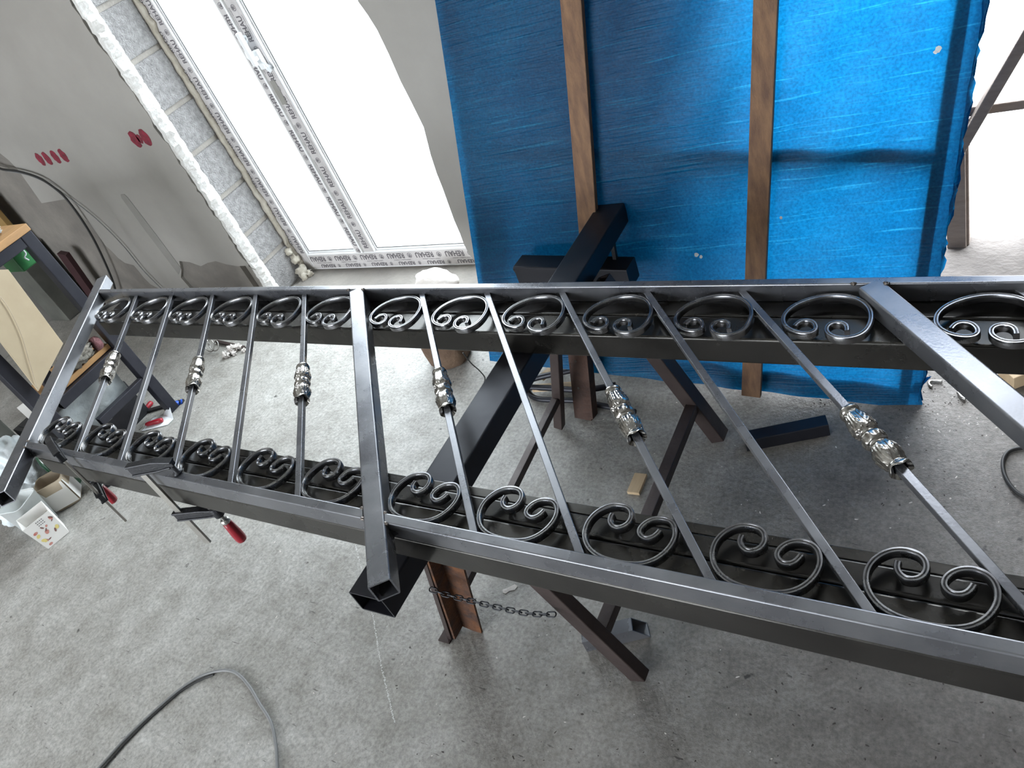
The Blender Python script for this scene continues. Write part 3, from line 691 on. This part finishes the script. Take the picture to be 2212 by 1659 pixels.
# chain across the near legs
pts = [V((-1.125, .640, .262)), V((-1.08, .640, .256)), V((-.98, .645, .247)), V((-.88, .650, .246)), V((-.812, .660, .252))]
cp = catmull(pts, 24); L0 = sum((cp[i+1]-cp[i]).length for i in range(len(cp)-1)); nl = 19; acc = 0; k = 0; i = 0; seg = L0/nl; link = None
def link_mesh():
    g = MB(); l, r = .0115, .0052; P = [V((l-r+math.cos(t)*r, math.sin(t)*r, 0)) for t in [-PI/2+PI*i/6 for i in range(7)]]+[V((-l+r-math.cos(t)*r, math.sin(t)*r*1, 0)) for t in [PI/2-PI*i/6 for i in range(7)]]
    return g.pipe(P, .0017, 6, closed=True).mesh('chain_link', M['black_iron'])
lm = link_mesh(); cum = [0]
for i in range(len(cp)-1): cum.append(cum[-1]+(cp[i+1]-cp[i]).length)
def along(s):
    for i in range(len(cp)-1):
        if cum[i+1] >= s: t = (s-cum[i])/(cum[i+1]-cum[i]); return cp[i].lerp(cp[i+1], t), (cp[i+1]-cp[i]).normalized()
    return cp[-1], (cp[-1]-cp[-2]).normalized()
for k in range(nl):
    p, d = along((k+.5)*seg); o = bpy.data.objects.new('chain_link', lm); COL.objects.link(o); o.parent = tr
    R = d.to_track_quat('X', 'Z').to_matrix().to_4x4(); o.matrix_local = Matrix.Translation(p-V(tr['_o'])) @ R @ Matrix.Rotation(PI/2*(k % 2)+.3, 4, 'X')

# stand under the far end of the beam
st = thing('prop_stand', 'black box-tube prop with round knob and rusty drilled leg behind the trestle beam', 'stand', (-1.165, 1.43, 0))
g = MB(); g.rtube((-1.262, 1.55, .478), (-.915, 1.545, .462), .06, .062, r=.004, t=.003, hollow=False); g.build('box_tube', 'black_tube', st)
g = MB(); g.lathe((-1.262, 1.55, .482), (-1, 0, .02), [(0, .007), (.006, .007), (.008, .011), (.018, .011), (.021, .008)], 14); g.build('knob', 'black_iron', st)
g = MB(); g.rtube((-.965, 1.565, .49), (-.955, 1.565, .56), .012, .012, r=.002, t=.001, hollow=False, up=(0,1,0)); g.build('pin', 'black_iron', st)
g = MB(); a = V((-1.165, 1.43, .004)); b = V((-1.105, 1.535, .448)); g.bar(a, b, .056, .012, (0,1,0)); g.bar(a+V((.030, .012, 0)), b+V((.030, .012, 0)), .008, .036, (0,1,0)); g.build('leg', 'rust_dark', st, label='dark rusty flat leg with bolt holes')
g = MB()
for t in (.25, .45, .62, .80):
    p = a.lerp(b, t)+V((-.004, -.0085, .001)); d_ = (b-a).normalized(); sd, u = perp(d_, (0,1,0)); nn = V((0, -.97, .23))
    g.face(g.ring([p+V((math.cos(q)*.004, 0, 0))+d_*math.sin(q)*.004+nn*.0005 for q in [2*PI*i/10 for i in range(10)]]))
g.build('bolt_hole', 'dirt', st)['kind'] = 'stuff'

# ================================================================== CLAMPS
def clamp(name, lab, B, S, J, zt, zl, zbot, zh0, zh1, gp):
    c = thing(name, lab, 'clamp', (B[0], B[1], zbot), gp)
    B = V((*B, 0)); S = V((*S, 0)); J = V((*J, 0)); d = (S-B).normalized(); dj = (J-B).normalized(); sd = V((-d.y, d.x, 0))
    g = MB(); g.box(B+V((0,0,(zt+zbot)/2)), .017, .006, zt-zbot, d, sd); g.build('bar', 'clamp_bar', c, bevel=.0008)
    # fixed jaw: I-section arm ending in a pad
    sj = V((-dj.y, dj.x, 0)); g = MB(); L = (J-B).length
    def arm(g, o, d, s, L, z0, h0, h1, w_, back):
        P = [(-back, -h0*.45), (L*.55, -h0*.45), (L, -h1*.5), (L+.010, -h1*.35), (L+.010, h1*.4), (L*.6, h0*.55), (-back, h0*.55)]
        g.prism([o+d*x+s*(w_/2)+V((0,0,z0+y)) for x, y in P], -s*w_)
        for yy in (-1, 1): pass
        g.prism([o+d*x+s*(w_/2+.003)+V((0,0,z0+y)) for x, y in [(-back, h0*.35), (L*.62, h0*.35), (L+.010, h1*.15), (L+.010, h1*.42), (L*.6, h0*.56), (-back, h0*.56)]], -s*(w_+.006))
        g.prism([o+d*x+s*(w_/2+.003)+V((0,0,z0+y)) for x, y in [(-back, -h0*.46), (L*.55, -h0*.46), (L, -h1*.5), (L, -h1*.3), (L*.55, -h0*.3), (-back, -h0*.3)]], -s*(w_+.006))
    arm(g, B, dj, sj, L, zt-.004, .030, .018, .011, .022); g.build('fixed_jaw', 'black_iron', c, bevel=.0015)
    g = MB(); g.lathe(J+V((0,0,.7012)), (0,0,1), [(0, .011), (.003, .011), (.005, .006), (zt-.712, .006)], 14); g.build('pad', 'black_iron', c)
    L = (S-B).length; g = MB(); arm(g, B, d, sd, L, zl, .026, .022, .012, .018); g.lathe(S+V((0,0,zl-.014)), (0,0,1), [(0, .012), (.028, .012)], 14); g.build('sliding_arm', 'black_iron', c, bevel=.0015)
    g = MB(); pr = []; z = zh1-.004
    while z < .597: pr += [(z, .0052), (z+.0012, .0042)]; z += .0024
    g.lathe(S, (0,0,1), pr, 12); g.lathe(S+V((0,0,.590)), (0,0,1), [(0, .007), (.004, .011), (.0093, .011)], 14); g.build('screw', 'chrome', c)
    g = MB(); g.lathe(S+V((0,0,zh1-.002)), (0,0,1), [(0, .010), (.004, .011), (.010, .0105), (.013, .007)], 16); g.build('ferrule', 'chrome', c)
    g = MB(); H = zh1-zh0; g.lathe(S+V((0,0,zh0)), (0,0,1), [(0, .008), (.003, .0115), (.012, .0128), (H*.45, .0126), (H*.8, .0112), (H, .0105)], 24, f=lambda t, a: 1-.05*max(0, math.cos(a*8))); g.build('handle', 'red', c, label='red ribbed handle')
    return c
clamp('bar_clamp', 'black bar clamp with red handle gripping the near rail, right one of two', (-1.607, .512), (-1.512, .541), (-1.528, .541), .736, .592-.018, .472, .468, .536, 'bar clamps on the railing')
clamp('bar_clamp', 'black bar clamp with red handle by the corner post, left one of two', (-1.943, .508), (-2.018, .541), (-2.035, .541), .732, .574, .478, .496, .556, 'bar clamps on the railing')

# ================================================================== STEEL OFFCUTS ON THE FLOOR
R4 = [atz(1366, 1362, .042), atz(1362, 1334, .042), atz(1398, 1345, .002), atz(1406, 1376, .002)]
L4 = [atz(1257, 1388, .042), atz(1257, 1388, .042)+(R4[1]-R4[0]), atz(1268, 1408, .002)+(R4[2]-R4[3]), atz(1268, 1408, .002)]
g = MB(); cR = sum(R4, V((0,0,0)))/4; cL = sum(L4, V((0,0,0)))/4
A = g.ring(R4); B = g.ring(L4); A2 = g.ring([p+(cR-p)*.09 for p in R4]); B2 = g.ring([p+(cL-p)*.09 for p in L4])
g.bridge(A, B); g.bridge(B2, A2); g.bridge(A2, A); g.bridge(B, B2)
tag(g.build('box_tube_offcut', 'steel'), 'short grey box-tube offcut on the floor by the near right trestle foot', 'steel tube')
g = MB(); a = atz(1612, 965, .0); b = atz(1790, 930, .0); g.rtube(V((a.x, a.y, .0205)), V((b.x, b.y, .0205)), .04, .040, r=.003, t=.002)
tag(g.build('box_tube_offcut', 'black_tube'), 'longer black box-tube offcut on the floor below the blue screen', 'steel tube')

# ================================================================== LEFT WORKBENCH
bn_ = thing('steel_workbench', 'steel-legged workbench with wooden top and lower shelf at the left edge', 'workbench', (-3.5, .6, 0))
BX = -3.085
g = MB(); g.box((-3.53, .55, .915), .90, 1.48, .028); g.build('worktop', 'wood_top', bn_, bevel=.003)
for (x, y) in ((BX-.02, 1.265), (-3.94, 1.265), (BX-.02, -.16), (-3.94, -.16)):
    g = MB(); g.rtube((x, y, .001), (x, y, .900), .045, .045, up=(0,1,0), r=.003); g.build('leg', 'bench_steel', bn_)
g = MB(); g.rtube((BX-.02, 1.24, .88), (BX-.02, -.13, .88), .04, .04, r=.003); g.build('apron', 'bench_steel', bn_)
g = MB(); g.rtube((BX-.05, 1.265, .88), (-3.91, 1.265, .88), .04, .04, r=.003); g.build('apron', 'bench_steel', bn_)
g = MB(); g.rtube((BX-.10, 1.00, .02), (BX-.10, 1.00, .858), .03, .05, up=(0,1,0), r=.003); g.build('strut', 'bench_steel', bn_)
g = MB(); g.box((-3.21, 1.09, .386), .20, .30, .022); g.build('shelf', 'wood_top', bn_, bevel=.002)
g = MB(); g.rtube((BX-.02, .885, .02), (BX-.02, .885, .858), .05, .05, up=(0,1,0), r=.003); g.build('strut', 'bench_steel', bn_)
g = MB(); g.rtube((BX-.02, 1.24, .350), (BX-.02, .94, .350), .04, .045, r=.003); g.build('shelf_rail', 'bench_steel', bn_)
g = MB(); g.rtube((BX+.0, 1.235, .195), (BX+.0, 1.00, .195), .03, .035, r=.003); g.build('stretcher', 'bench_steel', bn_)
# cream board hanging on the bench side
g = MB(); P = [atx(*p, -3.055) for p in ((-40, 590), (0, 583), (18, 582), (137, 742), (83, 845), (0, 737), (-40, 690))]; g.prism(P, (-.008, 0, 0)); o = g.build('cream_board', 'ply', None, bevel=.001); tag(o, 'cream board propped upright against the side of the workbench', 'board')
g = MB(); P = [atx(*p, -3.049) for p in ((0, 640), (20, 668), (45, 720), (60, 770), (72, 810), (80, 838))]; g.pipe(catmull(P, 5), .0016, 6); o = g.build('cord', 'tan'); tag(o, 'thin pale cord hanging down the cream board', 'cord')
# green box under the worktop, tools
g = MB(); c = atx(36, 556, -3.24); g.box(c, .12, .075, .085); o = g.build('green_box', 'green', None, bevel=.006); tag(o, 'green plastic box tucked under the worktop', 'box')
g = MB(); g.pipe(catmull([atx(50, 540, -3.17), atx(56, 548, -3.165), atx(53, 556, -3.165), atx(62, 562, -3.17)], 4), .003, 6); tag(g.build('white_wire', 'paper'), 'scrap of white wire in front of the green box', 'wire')
# blue and brown cable coil on the worktop
g = MB(); ctr = V((-3.22, 1.135, .944))
for k in range(5):
    r = .062+.006*math.sin(k*2.2); g.pipe([ctr+V((math.cos(t)*r+.004*k, math.sin(t)*r, .009*k+.006*math.sin(t*2+k))) for t in [2*PI*i/28 for i in range(28)]], .0048, 6, closed=True)
o = g.build('cable_coil', 'cableblue'); tag(o, 'light blue coil of cable on the wooden worktop', 'cable')
g = MB(); g.blob((-3.215, 1.215, .9395), .065, .035, .012, .5, 8, 20, 10, 3.3); o = g.build('clear_bag', 'bag'); tag(o, 'crumpled clear plastic bag at the worktop corner', 'plastic bag')
# lower shelf: glove, copper coil
g = MB(); c = V((-3.135, 1.12, .432)); g.blob(c, .050, .075, .034, .35, 7, 26, 14, 1.2)
for v in g.v: v += V((0, 0, .006*math.sin(v.y*160)))
for i in range(4): g.blob(c+V((.0-.018*i+.03, -.085-.008*(i % 2), -.012)), .011, .034, .012, .2, 5, 10, 8, i)
gl = g.build('work_glove', 'glove'); tag(gl, 'crumpled dirty work glove on the lower bench shelf', 'glove')
g = MB(); g.lathe((-3.12, 1.195, .425), (.1, .9, -.1), [(0, .027), (.012, .030), (.024, .028), (.03, .022)], 18); g.build('cuff', 'cuff', gl, label='maroon knitted cuff')
g = MB(); ctr = atx(195, 778, -3.10)
g.pipe([V((-3.092+.004*math.cos(t), .985+t*.0045, .409+.011*abs(math.sin(t*.62)))) for t in [i*.35 for i in range(44)]], .0016, 5)
o = g.build('wire_offcut', 'copper'); tag(o, 'wavy coppery wire offcut on the lower bench shelf edge', 'wire')
# grey dusty sheet hanging below the shelf
g = MB(); rr = []
for j in range(13):
    t = j/12; row = []
    for i in range(13):
        u = i/12; y = .90+.30*u-.02*t*math.sin(u*3); z = .322-t*(.17-.06*abs(u-.55)); row.append((BX-.052+.014*math.sin(u*9+t*3)+.010*noise.noise(V((u*6, t*6, 0))), y, z))
    rr.append(g.ring(row))
for a, b in zip(rr, rr[1:]): g.bridge(a, b, True, closed=False)
o = g.build('grey_sheet', 'greybag'); s_ = o.modifiers.new('thickness', 'SOLIDIFY'); s_.thickness = .003; tag(o, 'dusty grey plastic sheet hanging under the bench shelf', 'plastic sheet')
# dark floor crate beneath
g = MB(); g.box((-3.45, 1.07, .09), .42, .34, .18); g.box((-3.45, 1.07, .181), .38, .30, .004); o = g.build('tool_crate', 'black_iron', None, bevel=.006); tag(o, 'black crate on the floor under the workbench', 'crate')
g = MB(); g.box((-3.80, .70, .15), .34, .38, .30); o = g.build('storage_box', 'box_dark', None, bevel=.01); tag(o, 'dusty dark grey storage box on the floor below the cream board', 'box')
g = MB(); g.bar(atz(45, 878, .26), atz(72, 902, .26), .03, .012); o = g.build('light_strip', 'card'); tag(o, 'pale strip of board lying on the dark grey storage box', 'board')
# dark things behind the bench against the wall
g = MB(); g.bar(aty(136, 546, 1.93), aty(183, 612, 1.93)+(aty(183, 612, 1.93)-aty(136, 546, 1.93))*(aty(183, 612, 1.93).z-.012)/(aty(136, 546, 1.93).z-aty(183, 612, 1.93).z), .075, .03, (0,1,0)); o = g.build('maroon_bar', 'maroon', None, bevel=.002); tag(o, 'dark maroon bar leaning at the wall behind the workbench', 'bar')

# ================================================================== CABLES
def cable(name, m, pts, r, lab, cat='cable', n=10):
    g = MB(); g.pipe(catmull(pts, n), r, 7); o = g.build(name, m); tag(o, lab, cat); return o
def cw(px, py, y=1.975): return aty(px, py, y)
cable('wall_cable', 'rubber', [cw(-25, 352), cw(3, 365), cw(40, 370), cw(85, 385), cw(125, 412), cw(150, 438), cw(180, 480), cw(205, 522), cw(228, 570), cw(245, 612), cw(252, 640)], .006, 'thick black cable curving down the plastered wall')
cable('wall_cable', 'greyrub', [cw(-25, 356, 1.985), cw(10, 368, 1.985), cw(60, 378, 1.985), cw(110, 400, 1.985), cw(160, 435, 1.985), cw(210, 475, 1.985), cw(265, 530, 1.985), cw(310, 585, 1.985), cw(350, 625, 1.985)], .0028, 'thin grey cable running straight down the plastered wall')
F = lambda px, py, z=.005: atz(px, py, z)
cable('floor_cable', 'greyrub', [F(185, 1690), F(222, 1650), F(265, 1602), F(305, 1562), F(340, 1530), F(385, 1492), F(425, 1465), F(460, 1452), F(490, 1448), F(515, 1457), F(540, 1485), F(562, 1522), F(585, 1560), F(595, 1605), F(598, 1640), F(600, 1700)], .0042, 'grey cable looping across the floor at bottom left')
cable('floor_cable', 'rubber', [F(195, 1692, .0045), F(230, 1652, .0045), F(272, 1604, .0045), F(312, 1563, .0045), F(350, 1528, .0045), F(390, 1494, .0045), F(430, 1470, .0045), F(462, 1457, .004)], .003, 'black wire lying along the grey floor cable')
cable('floor_cable', 'rubber', [F(2235, 1085), F(2195, 1062), F(2172, 1030), F(2166, 1000), F(2174, 980), F(2192, 970), F(2225, 966)], .0045, 'dark cable loop on the floor at the right edge')
cable('floor_wire', 'rubber', [F(1000, 762, .16), F(1018, 785, .10), F(1035, 800, .04), F(1047, 815, .004), F(1046, 826, .003)], .0022, 'thin black wire drooping beside the log', 'wire')

# ================================================================== FLOOR CLUTTER
def stone(name, m, c, r, seed, lab, cat='stone', amp=.35):
    g = MB(); g.blob(c, *r, amp, 5, 22, 14, seed); o = g.build(name, m); tag(o, lab, cat); return o
stone('pale_stone', 'stone', (-2.13, 2.07, .050), (.105, .05, .058), 2.3, 'pale rounded stone on the threshold of the window door', 'stone', .12)
lg = thing('log_block', 'upright rough log section on the floor behind the railing', 'log', (-1.83, 1.67, 0))
g = MB(); pr = [(0, .070), (.006, .082), (.06, .086), (.14, .084), (.20, .080)]; g.lathe((-1.83, 1.68, .001), (0, 0, 1), pr, 26, f=lambda t, a: 1+.08*math.sin(a*3+1)+.04*math.sin(a*7)); g.build('bark', 'bark', lg)
g = MB(); g.lathe((-1.83, 1.68, .2012), (0, 0, 1), [(0, .074), (.002, .072)], 26, f=lambda t, a: 1+.08*math.sin(a*3+1)+.04*math.sin(a*7)); g.build('cut_face', 'pine', lg)
# folded tubular frame with slats
tf = thing('tubular_frame', 'dark tubular steel frame with wooden slats lying below the blue screen', 'metal frame', (-1.33, 1.60, 0))
def ftube(pts, r=.009, m='black_tube', closed=False): g = MB(); g.pipe(catmull(pts, 8), r, 10); return g.build('tube', m, tf)
ftube([atz(1128, 826, .05), atz(1165, 815, .055), atz(1205, 806, .06), atz(1245, 798, .06), atz(1290, 790, .06)], .010)
ftube([atz(1125, 836, .03), atz(1180, 838, .03), atz(1260, 842, .03), atz(1330, 832, .03)], .010)
ftube([atz(1140, 842, .012), atz(1147, 854, .012), atz(1165, 862, .012), atz(1200, 864, .012), atz(1250, 866, .012), atz(1300, 876, .012), atz(1345, 884, .012), atz(1372, 890, .012)], .009)
ftube([atz(1158, 800, .03), atz(1160, 785, .06), atz(1164, 778, .08)], .005)
for (a, b) in (((1165, 812), (1200, 783)), ((1150, 833), (1245, 826))):
    g = MB(); g.bar(atz(*a, .035)-V((0,0,.012)), atz(*b, .035)-V((0,0,.012)), .030, .010); g.build('slat', 'pine', tf, bevel=.002)
# pine offcut right edge, hooks, grit
g = MB(); g.bar(atz(2172, 815, .02), atz(2225, 795, .02), .06, .038); o = g.build('pine_offcut', 'pine', None, bevel=.002); tag(o, 'pale pine timber offcut on the floor at the right edge', 'timber')
g = MB(); g.pipe(catmull([F(2035, 824, .004), F(2020, 823, .004), F(2009, 824, .004), F(2007, 830, .004), F(2013, 836, .004)], 5), .0035, 7); tag(g.build('steel_hook', 'chrome'), 'small bent steel hook on the floor right of the blue screen', 'hook')
g = MB(); g.pipe(catmull([F(2070, 848, .005), F(2077, 858, .005), F(2086, 862, .005)], 5), .0045, 7); tag(g.build('steel_pin', 'chrome'), 'short shiny steel pin on the floor beside the right post', 'pin')
# wire coil, plaster lumps
g = MB(); g.pipe([V((-3.245+.085*(t/14.), 1.635, .036))+V((.010*math.sin(t)*0+.033*math.cos(t)*(1-.02*t), .012*math.sin(t), .034*math.sin(t)*(1-.03*t))) for t in [i*.3 for i in range(52)]], .0026, 6)
o = g.build('wire_coil', 'chrome'); tag(o, 'springy coil of pale wire on the floor by the wall', 'wire')
for i, (px, py, r) in enumerate(((489, 768, .017), (502, 757, .022), (511, 752, .018), (521, 751, .012), (506, 764, .012), (528, 757, .010))):
    p = atz(px, py, r*.5); stone('plaster_lump', 'stone', (p.x, p.y, r*.72), (r, r*.8, r*.75), i*3.1, ('white plaster lump nearest the wire coil', 'large jagged plaster lump in the rubble by the wall', 'upper plaster lump in the rubble by the wall', 'small plaster lump right of the jagged one', 'small low plaster lump in front of the jagged one', 'rightmost small plaster lump of the rubble')[i], 'rubble', .8)
g = MB(); g.bar(F(468, 738, .008), F(528, 751, .008), .014, .012); o = g.build('dark_rod', 'brown_steel'); tag(o, 'dark rod lying behind the plaster rubble', 'rod')
# litter left of the middle: paper, red handles, blue cap, sticks
g = MB(); P = [atz(*p, .004) for p in ((374, 884), (374, 905), (362, 917), (306, 931), (330, 903), (352, 897))]; g.prism(P, (0, 0, -.002)); g.v[0] += V((0, 0, .03)); g.v[6] += V((0, 0, .03)); tag(g.build('paper_sheet', 'paper'), 'white paper scrap on the floor under the railing', 'paper')
def screwdriver(a, b, c, lab):
    a = V(a); b = V(b); c = V(c); t = thing('screwdriver', lab, 'screwdriver', tuple(V((a.x, a.y, 0))))
    d = b-a; L = d.length; g = MB(); g.lathe(a, d, [(0, .004), (.003, .010), (L*.3, .0115), (L*.7, .010), (L*.93, .0085), (L, .006)], 16, f=lambda t_, q: 1-.07*max(0, math.cos(q*6))); g.build('handle', 'red', t, label='red plastic handle')
    g = MB(); g.pipe([b, c], .0028, 7); g.build('blade', 'chrome', t)
screwdriver(atz(351, 907, .014), atz(315, 917, .014), atz(300, 929, .012), 'red-handled screwdriver on the white paper scrap')
screwdriver(atz(328, 868, .012), atz(314, 884, .012), atz(303, 900, .010), 'smaller red-handled screwdriver behind the paper scrap')
g = MB(); p = atz(381, 872, .008); g.lathe((p.x, p.y, .0), (0, 0, 1), [(0, .016), (.012, .014), (.02, .006)], 14); g.lathe((p.x+.02, p.y+.01, .002), (.3, .2, .6), [(0, .005), (.02, .004)], 8); tag(g.build('blue_cap', 'blue'), 'blue plastic cap beside the bench leg foot', 'cap')
g = MB(); g.bar(atz(300, 893, .006), atz(396, 866, .006), .018, .010); tag(g.build('flat_file', 'black_iron'), 'long black flat bar on the floor behind the paper scrap', 'bar')
g = MB(); g.pipe(catmull([atz(285, 863, .004), atz(276, 866, .01), atz(274, 878, .012), atz(279, 890, .006), atz(285, 896, .003)], 5), .0016, 6); tag(g.build('bent_wire', 'tan'), 'thin bent wire on the floor between the balusters', 'wire')
# wooden chock near the trestle tie
g = MB(); g.bar(atz(1368, 1066, .006), atz(1385, 1025, .006), .035, .010); tag(g.build('wood_chip', 'pine'), 'small flat wood piece on the floor by the right trestle tie', 'wood piece')
# small black thing in front of the left clamp
g = MB(); g.bar(atz(225, 1052, .008), atz(240, 1042, .008), .016, .014); tag(g.build('black_peg', 'black_iron'), 'small black peg on the floor behind the left clamp', 'peg')
# paper flake under the railing
g = MB(); P = [atz(*p, .0018) for p in ((1086, 1274), (1100, 1268), (1112, 1262), (1118, 1266), (1112, 1274), (1100, 1276), (1092, 1282), (1086, 1280))]; g.prism(P, (0, 0, -.0014)); tag(g.build('plaster_flake', 'stone'), 'flat pale flake on the floor by the chain', 'flake')
# chalk line on the floor
g = MB(); rows = []
cl = [atz(*p, .0006) for p in ((757, 1130), (768, 1180), (788, 1255), (806, 1335), (820, 1420), (838, 1500), (852, 1560))]
for i, p in enumerate(catmull(cl, 60)):
    if random.random() < .8:
        r = random.uniform(.0006, .0019); c_ = p+V((random.uniform(-.0025, .0025), 0, 0)); g.face(g.ring([c_+V((math.cos(t)*r*random.uniform(.6, 1.8), math.sin(t)*r*random.uniform(.5, 1.4), 0)) for t in [2*PI*k/6 for k in range(6)]]))
o = g.build('chalk_line', 'chalk', fl)
# grit
def grit(name, m, n, regs, r0, r1, seed):
    random.seed(seed); g = MB()
    for _ in range(n):
        x0_, y0_, x1_, y1_ = random.choice(regs); p = atz(random.uniform(x0_, x1_), random.uniform(y0_, y1_), 0)
        r = random.uniform(r0, r1)*random.uniform(.5, 1); a = random.uniform(0, PI); k = random.uniform(1, 2.6); u = V((math.cos(a), math.sin(a), 0))*r*k; v_ = V((-math.sin(a), math.cos(a), 0))*r
        i = g.ring([p+u*math.cos(t)*random.uniform(.6, 1.2)+v_*math.sin(t)*random.uniform(.6, 1.2) for t in [2*PI*q/7 for q in range(7)]]+[p+V((0, 0, r*.5))])
        for k in range(7): g.face((i[k], i[(k+1) % 7], i[7]))
    o = g.build(name, m, fl); o['kind'] = 'stuff'; return o
grit('pale_grit', 'stone', 420, [(400, 745, 700, 900), (1300, 830, 2200, 1150), (300, 1100, 1700, 1650), (1950, 800, 2212, 950), (240, 850, 400, 950), (400, 745, 480, 860)], .0008, .0026, 3)
grit('dark_grit', 'dirt', 520, [(1900, 850, 2212, 1100), (1500, 1350, 2200, 1650), (850, 1250, 1500, 1650), (1950, 810, 2130, 880), (240, 850, 400, 950), (1750, 840, 1900, 880)], .0008, .0026, 4)

# ================================================================== BOTTOM-LEFT CONTAINERS
bx_ = thing('printed_carton', 'white open carton with red and yellow fruit print on the floor at left', 'carton', tuple(atz(104, 1186, 0)))
A0, A1 = atz(104.5, 1186, .001), atz(150, 1149, .001); dirn = (A1-A0); n2 = V((-dirn.y, dirn.x, 0)).normalized()
if n2.x > 0: n2 = -n2
ez = .125; dn = dirn.normalized(); wd = dirn.length
def wallq(g, pts, t):
    g.prism(pts, t)
b0, b1, b2, b3 = A0, A1, A1+n2*.085, A0+n2*.085
T = [b0-dn*.010-n2*.008+V((0,0,ez)), b1+dn*.006-n2*.008+V((0,0,ez)), b2+dn*.006+n2*.008+V((0,0,ez)), b3-dn*.010+n2*.008+V((0,0,ez))]
Bq = [b0, b1, b2, b3]; g = MB(); cc = sum(Bq, V((0,0,0)))/4
o_ = g.ring(Bq); t_ = g.ring(T); ti = g.ring([p+(cc-p)*.03+V((0,0,(p.z-cc.z)*.03)) for p in T]); bi = g.ring([p+(cc-p)*.03+V((0,0,.003)) for p in Bq])
g.bridge(o_, t_); g.bridge(t_, ti); g.bridge(ti, bi); g.face(o_[::-1]); g.face(bi); g.build('box_body', 'card', bx_, smooth_fix=True)
fn = (b1-b0).cross(T[0]-b0).normalized()
if fn.dot(CP-b0) < 0: fn = -fn
random.seed(11)
for mname, cnt in (('print_r', 7), ('print_b', 6), ('print_y', 4)):
    g = MB()
    for _ in range(cnt):
        u, v_ = random.uniform(.10, .9), random.uniform(.08, .80); p = b0.lerp(b1, u).lerp(T[0].lerp(T[1], u), v_)+fn*.0006
        r = random.uniform(.004, .0075); a = random.uniform(0, PI); e1 = dn*math.cos(a)+V((0,0,1))*math.sin(a); e2 = -dn*math.sin(a)+V((0,0,1))*math.cos(a)
        g.face(g.ring([p+e1*math.cos(t)*r*1.3+e2*math.sin(t)*r*(.5 if mname == 'print_b' else .9) for t in [2*PI*i/10 for i in range(10)]]))
    g.build('fruit_print', mname, bx_, smooth_fix=False)['kind'] = 'stuff'
g = MB()
for i in range(3):
    for j in range(4): 
        p = b0.lerp(b1, .45+.07*j).lerp(T[0].lerp(T[1], .45+.07*j), .93-.07*i)+fn*.0006; g.face(g.ring([p+dn*x+V((0,0,z)) for x, z in ((-.0022, -.0016), (.0018, -.0016), (.0022, .0016), (-.0018, .0016))]))
g.build('small_print', 'ink', bx_, smooth_fix=False)
# translucent white tub with metal shavings
tb = thing('plastic_tub', 'white open plastic tub holding metal shavings beside the printed carton', 'tub', (-3.20, .60, 0))
def tub(c, sx, sy, h, m, root, name, taper=.82, th=.004, zr=0., flare=0.):
    g = MB(); R = Matrix.Rotation(zr, 3, 'Z')
    def rg(k, z, d=0.): return g.ring([V(c)+R@V((x*k+math.copysign(d, x), y*k+math.copysign(d, y), 0))+V((0,0,z)) for x, y in rrect(sx, sy, min(sx, sy)*.22, 4)])
    a = rg(taper, 0); b = rg(1, h); b2 = rg(1, h+.001, flare); c2 = rg(1, h+.004, flare); d = rg(1, h+.004, -th); e = rg(taper, .004, -th)
    g.bridge(a, b, True); g.bridge(b, b2); g.bridge(b2, c2); g.bridge(c2, d); g.bridge(d, e, True); g.face(a[::-1]); g.face(e); return g.build(name, m, root)
tub((-3.190, .612, .001), .108, .108, .15, 'white_pl', tb, 'tub_body', zr=.35, flare=.004)
g = MB(); random.seed(5)
for _ in range(40):
    p = V((-3.190+random.uniform(-.035, .035), .612+random.uniform(-.035, .035), .010+random.uniform(0, .02))); a = random.uniform(0, PI*2); g.bar(p, p+V((math.cos(a)*.025, math.sin(a)*.025, random.uniform(-.004, .01))), .0018, .0014)
o = g.build('shavings', 'steel_dark', tb); o['kind'] = 'stuff'
# tan carton with white outside
tc_ = thing('open_carton', 'open carton with tan inside and white outside behind the printed carton', 'carton', (-3.13, .72, 0))
tub((-3.185, .742, .001), .105, .09, .125, 'tan', tc_, 'box_body', taper=.9, zr=.9)
g = MB(); R = Matrix.Rotation(.9, 3, 'Z')
for (x, y, lx, ly) in ((.0535, 0, .0, .085), (0, -.0465, .10, 0)):
    q = [V((x-lx/2, y-ly/2, .012)), V((x+lx/2, y+ly/2, .012)), V((x+lx/2, y+ly/2, .120)), V((x-lx/2, y-ly/2, .120))]
    g.prism([V((-3.185, .742, .001))+R@p for p in q], R@V((.001 if x else 0, -.001 if y else 0, 0)))
g.build('outer_panel', 'card', tc_)
# green bottle with yellow cap
gb = thing('green_bottle', 'dark green bottle with yellow cap standing behind the cartons', 'bottle', (-3.30, .79, 0))
g = MB(); g.lathe((-3.25, .81, .001), (-.10, .02, 1), [(0, .030), (.004, .035), (.15, .036), (.18, .030), (.21, .015), (.25, .013)], 20); g.build('bottle_body', 'glass_green', gb)
g = MB(); g.lathe(V((-3.25, .81, .001))+V((-.10, .02, 1)).normalized()*.251, (-.10, .02, 1), [(0, .015), (.02, .0145)], 14); g.build('cap', 'yellow', gb)
# white crumpled bags
g = MB(); g.blob((-3.50, .78, .125), .10, .080, .125, .20, 5, 44, 30, 4.4); tag(g.build('white_bag', 'bag'), 'crumpled white plastic bag at the far left behind the post end', 'plastic bag')
g = MB(); g.blob((-3.335, .61, .06), .052, .055, .06, .20, 5, 36, 22, 8.4); tag(g.build('white_bag', 'bag'), 'smaller crumpled white bag next to the plastic tub', 'plastic bag')

for o in bpy.data.objects:
    if '_o' in o: del o['_o']
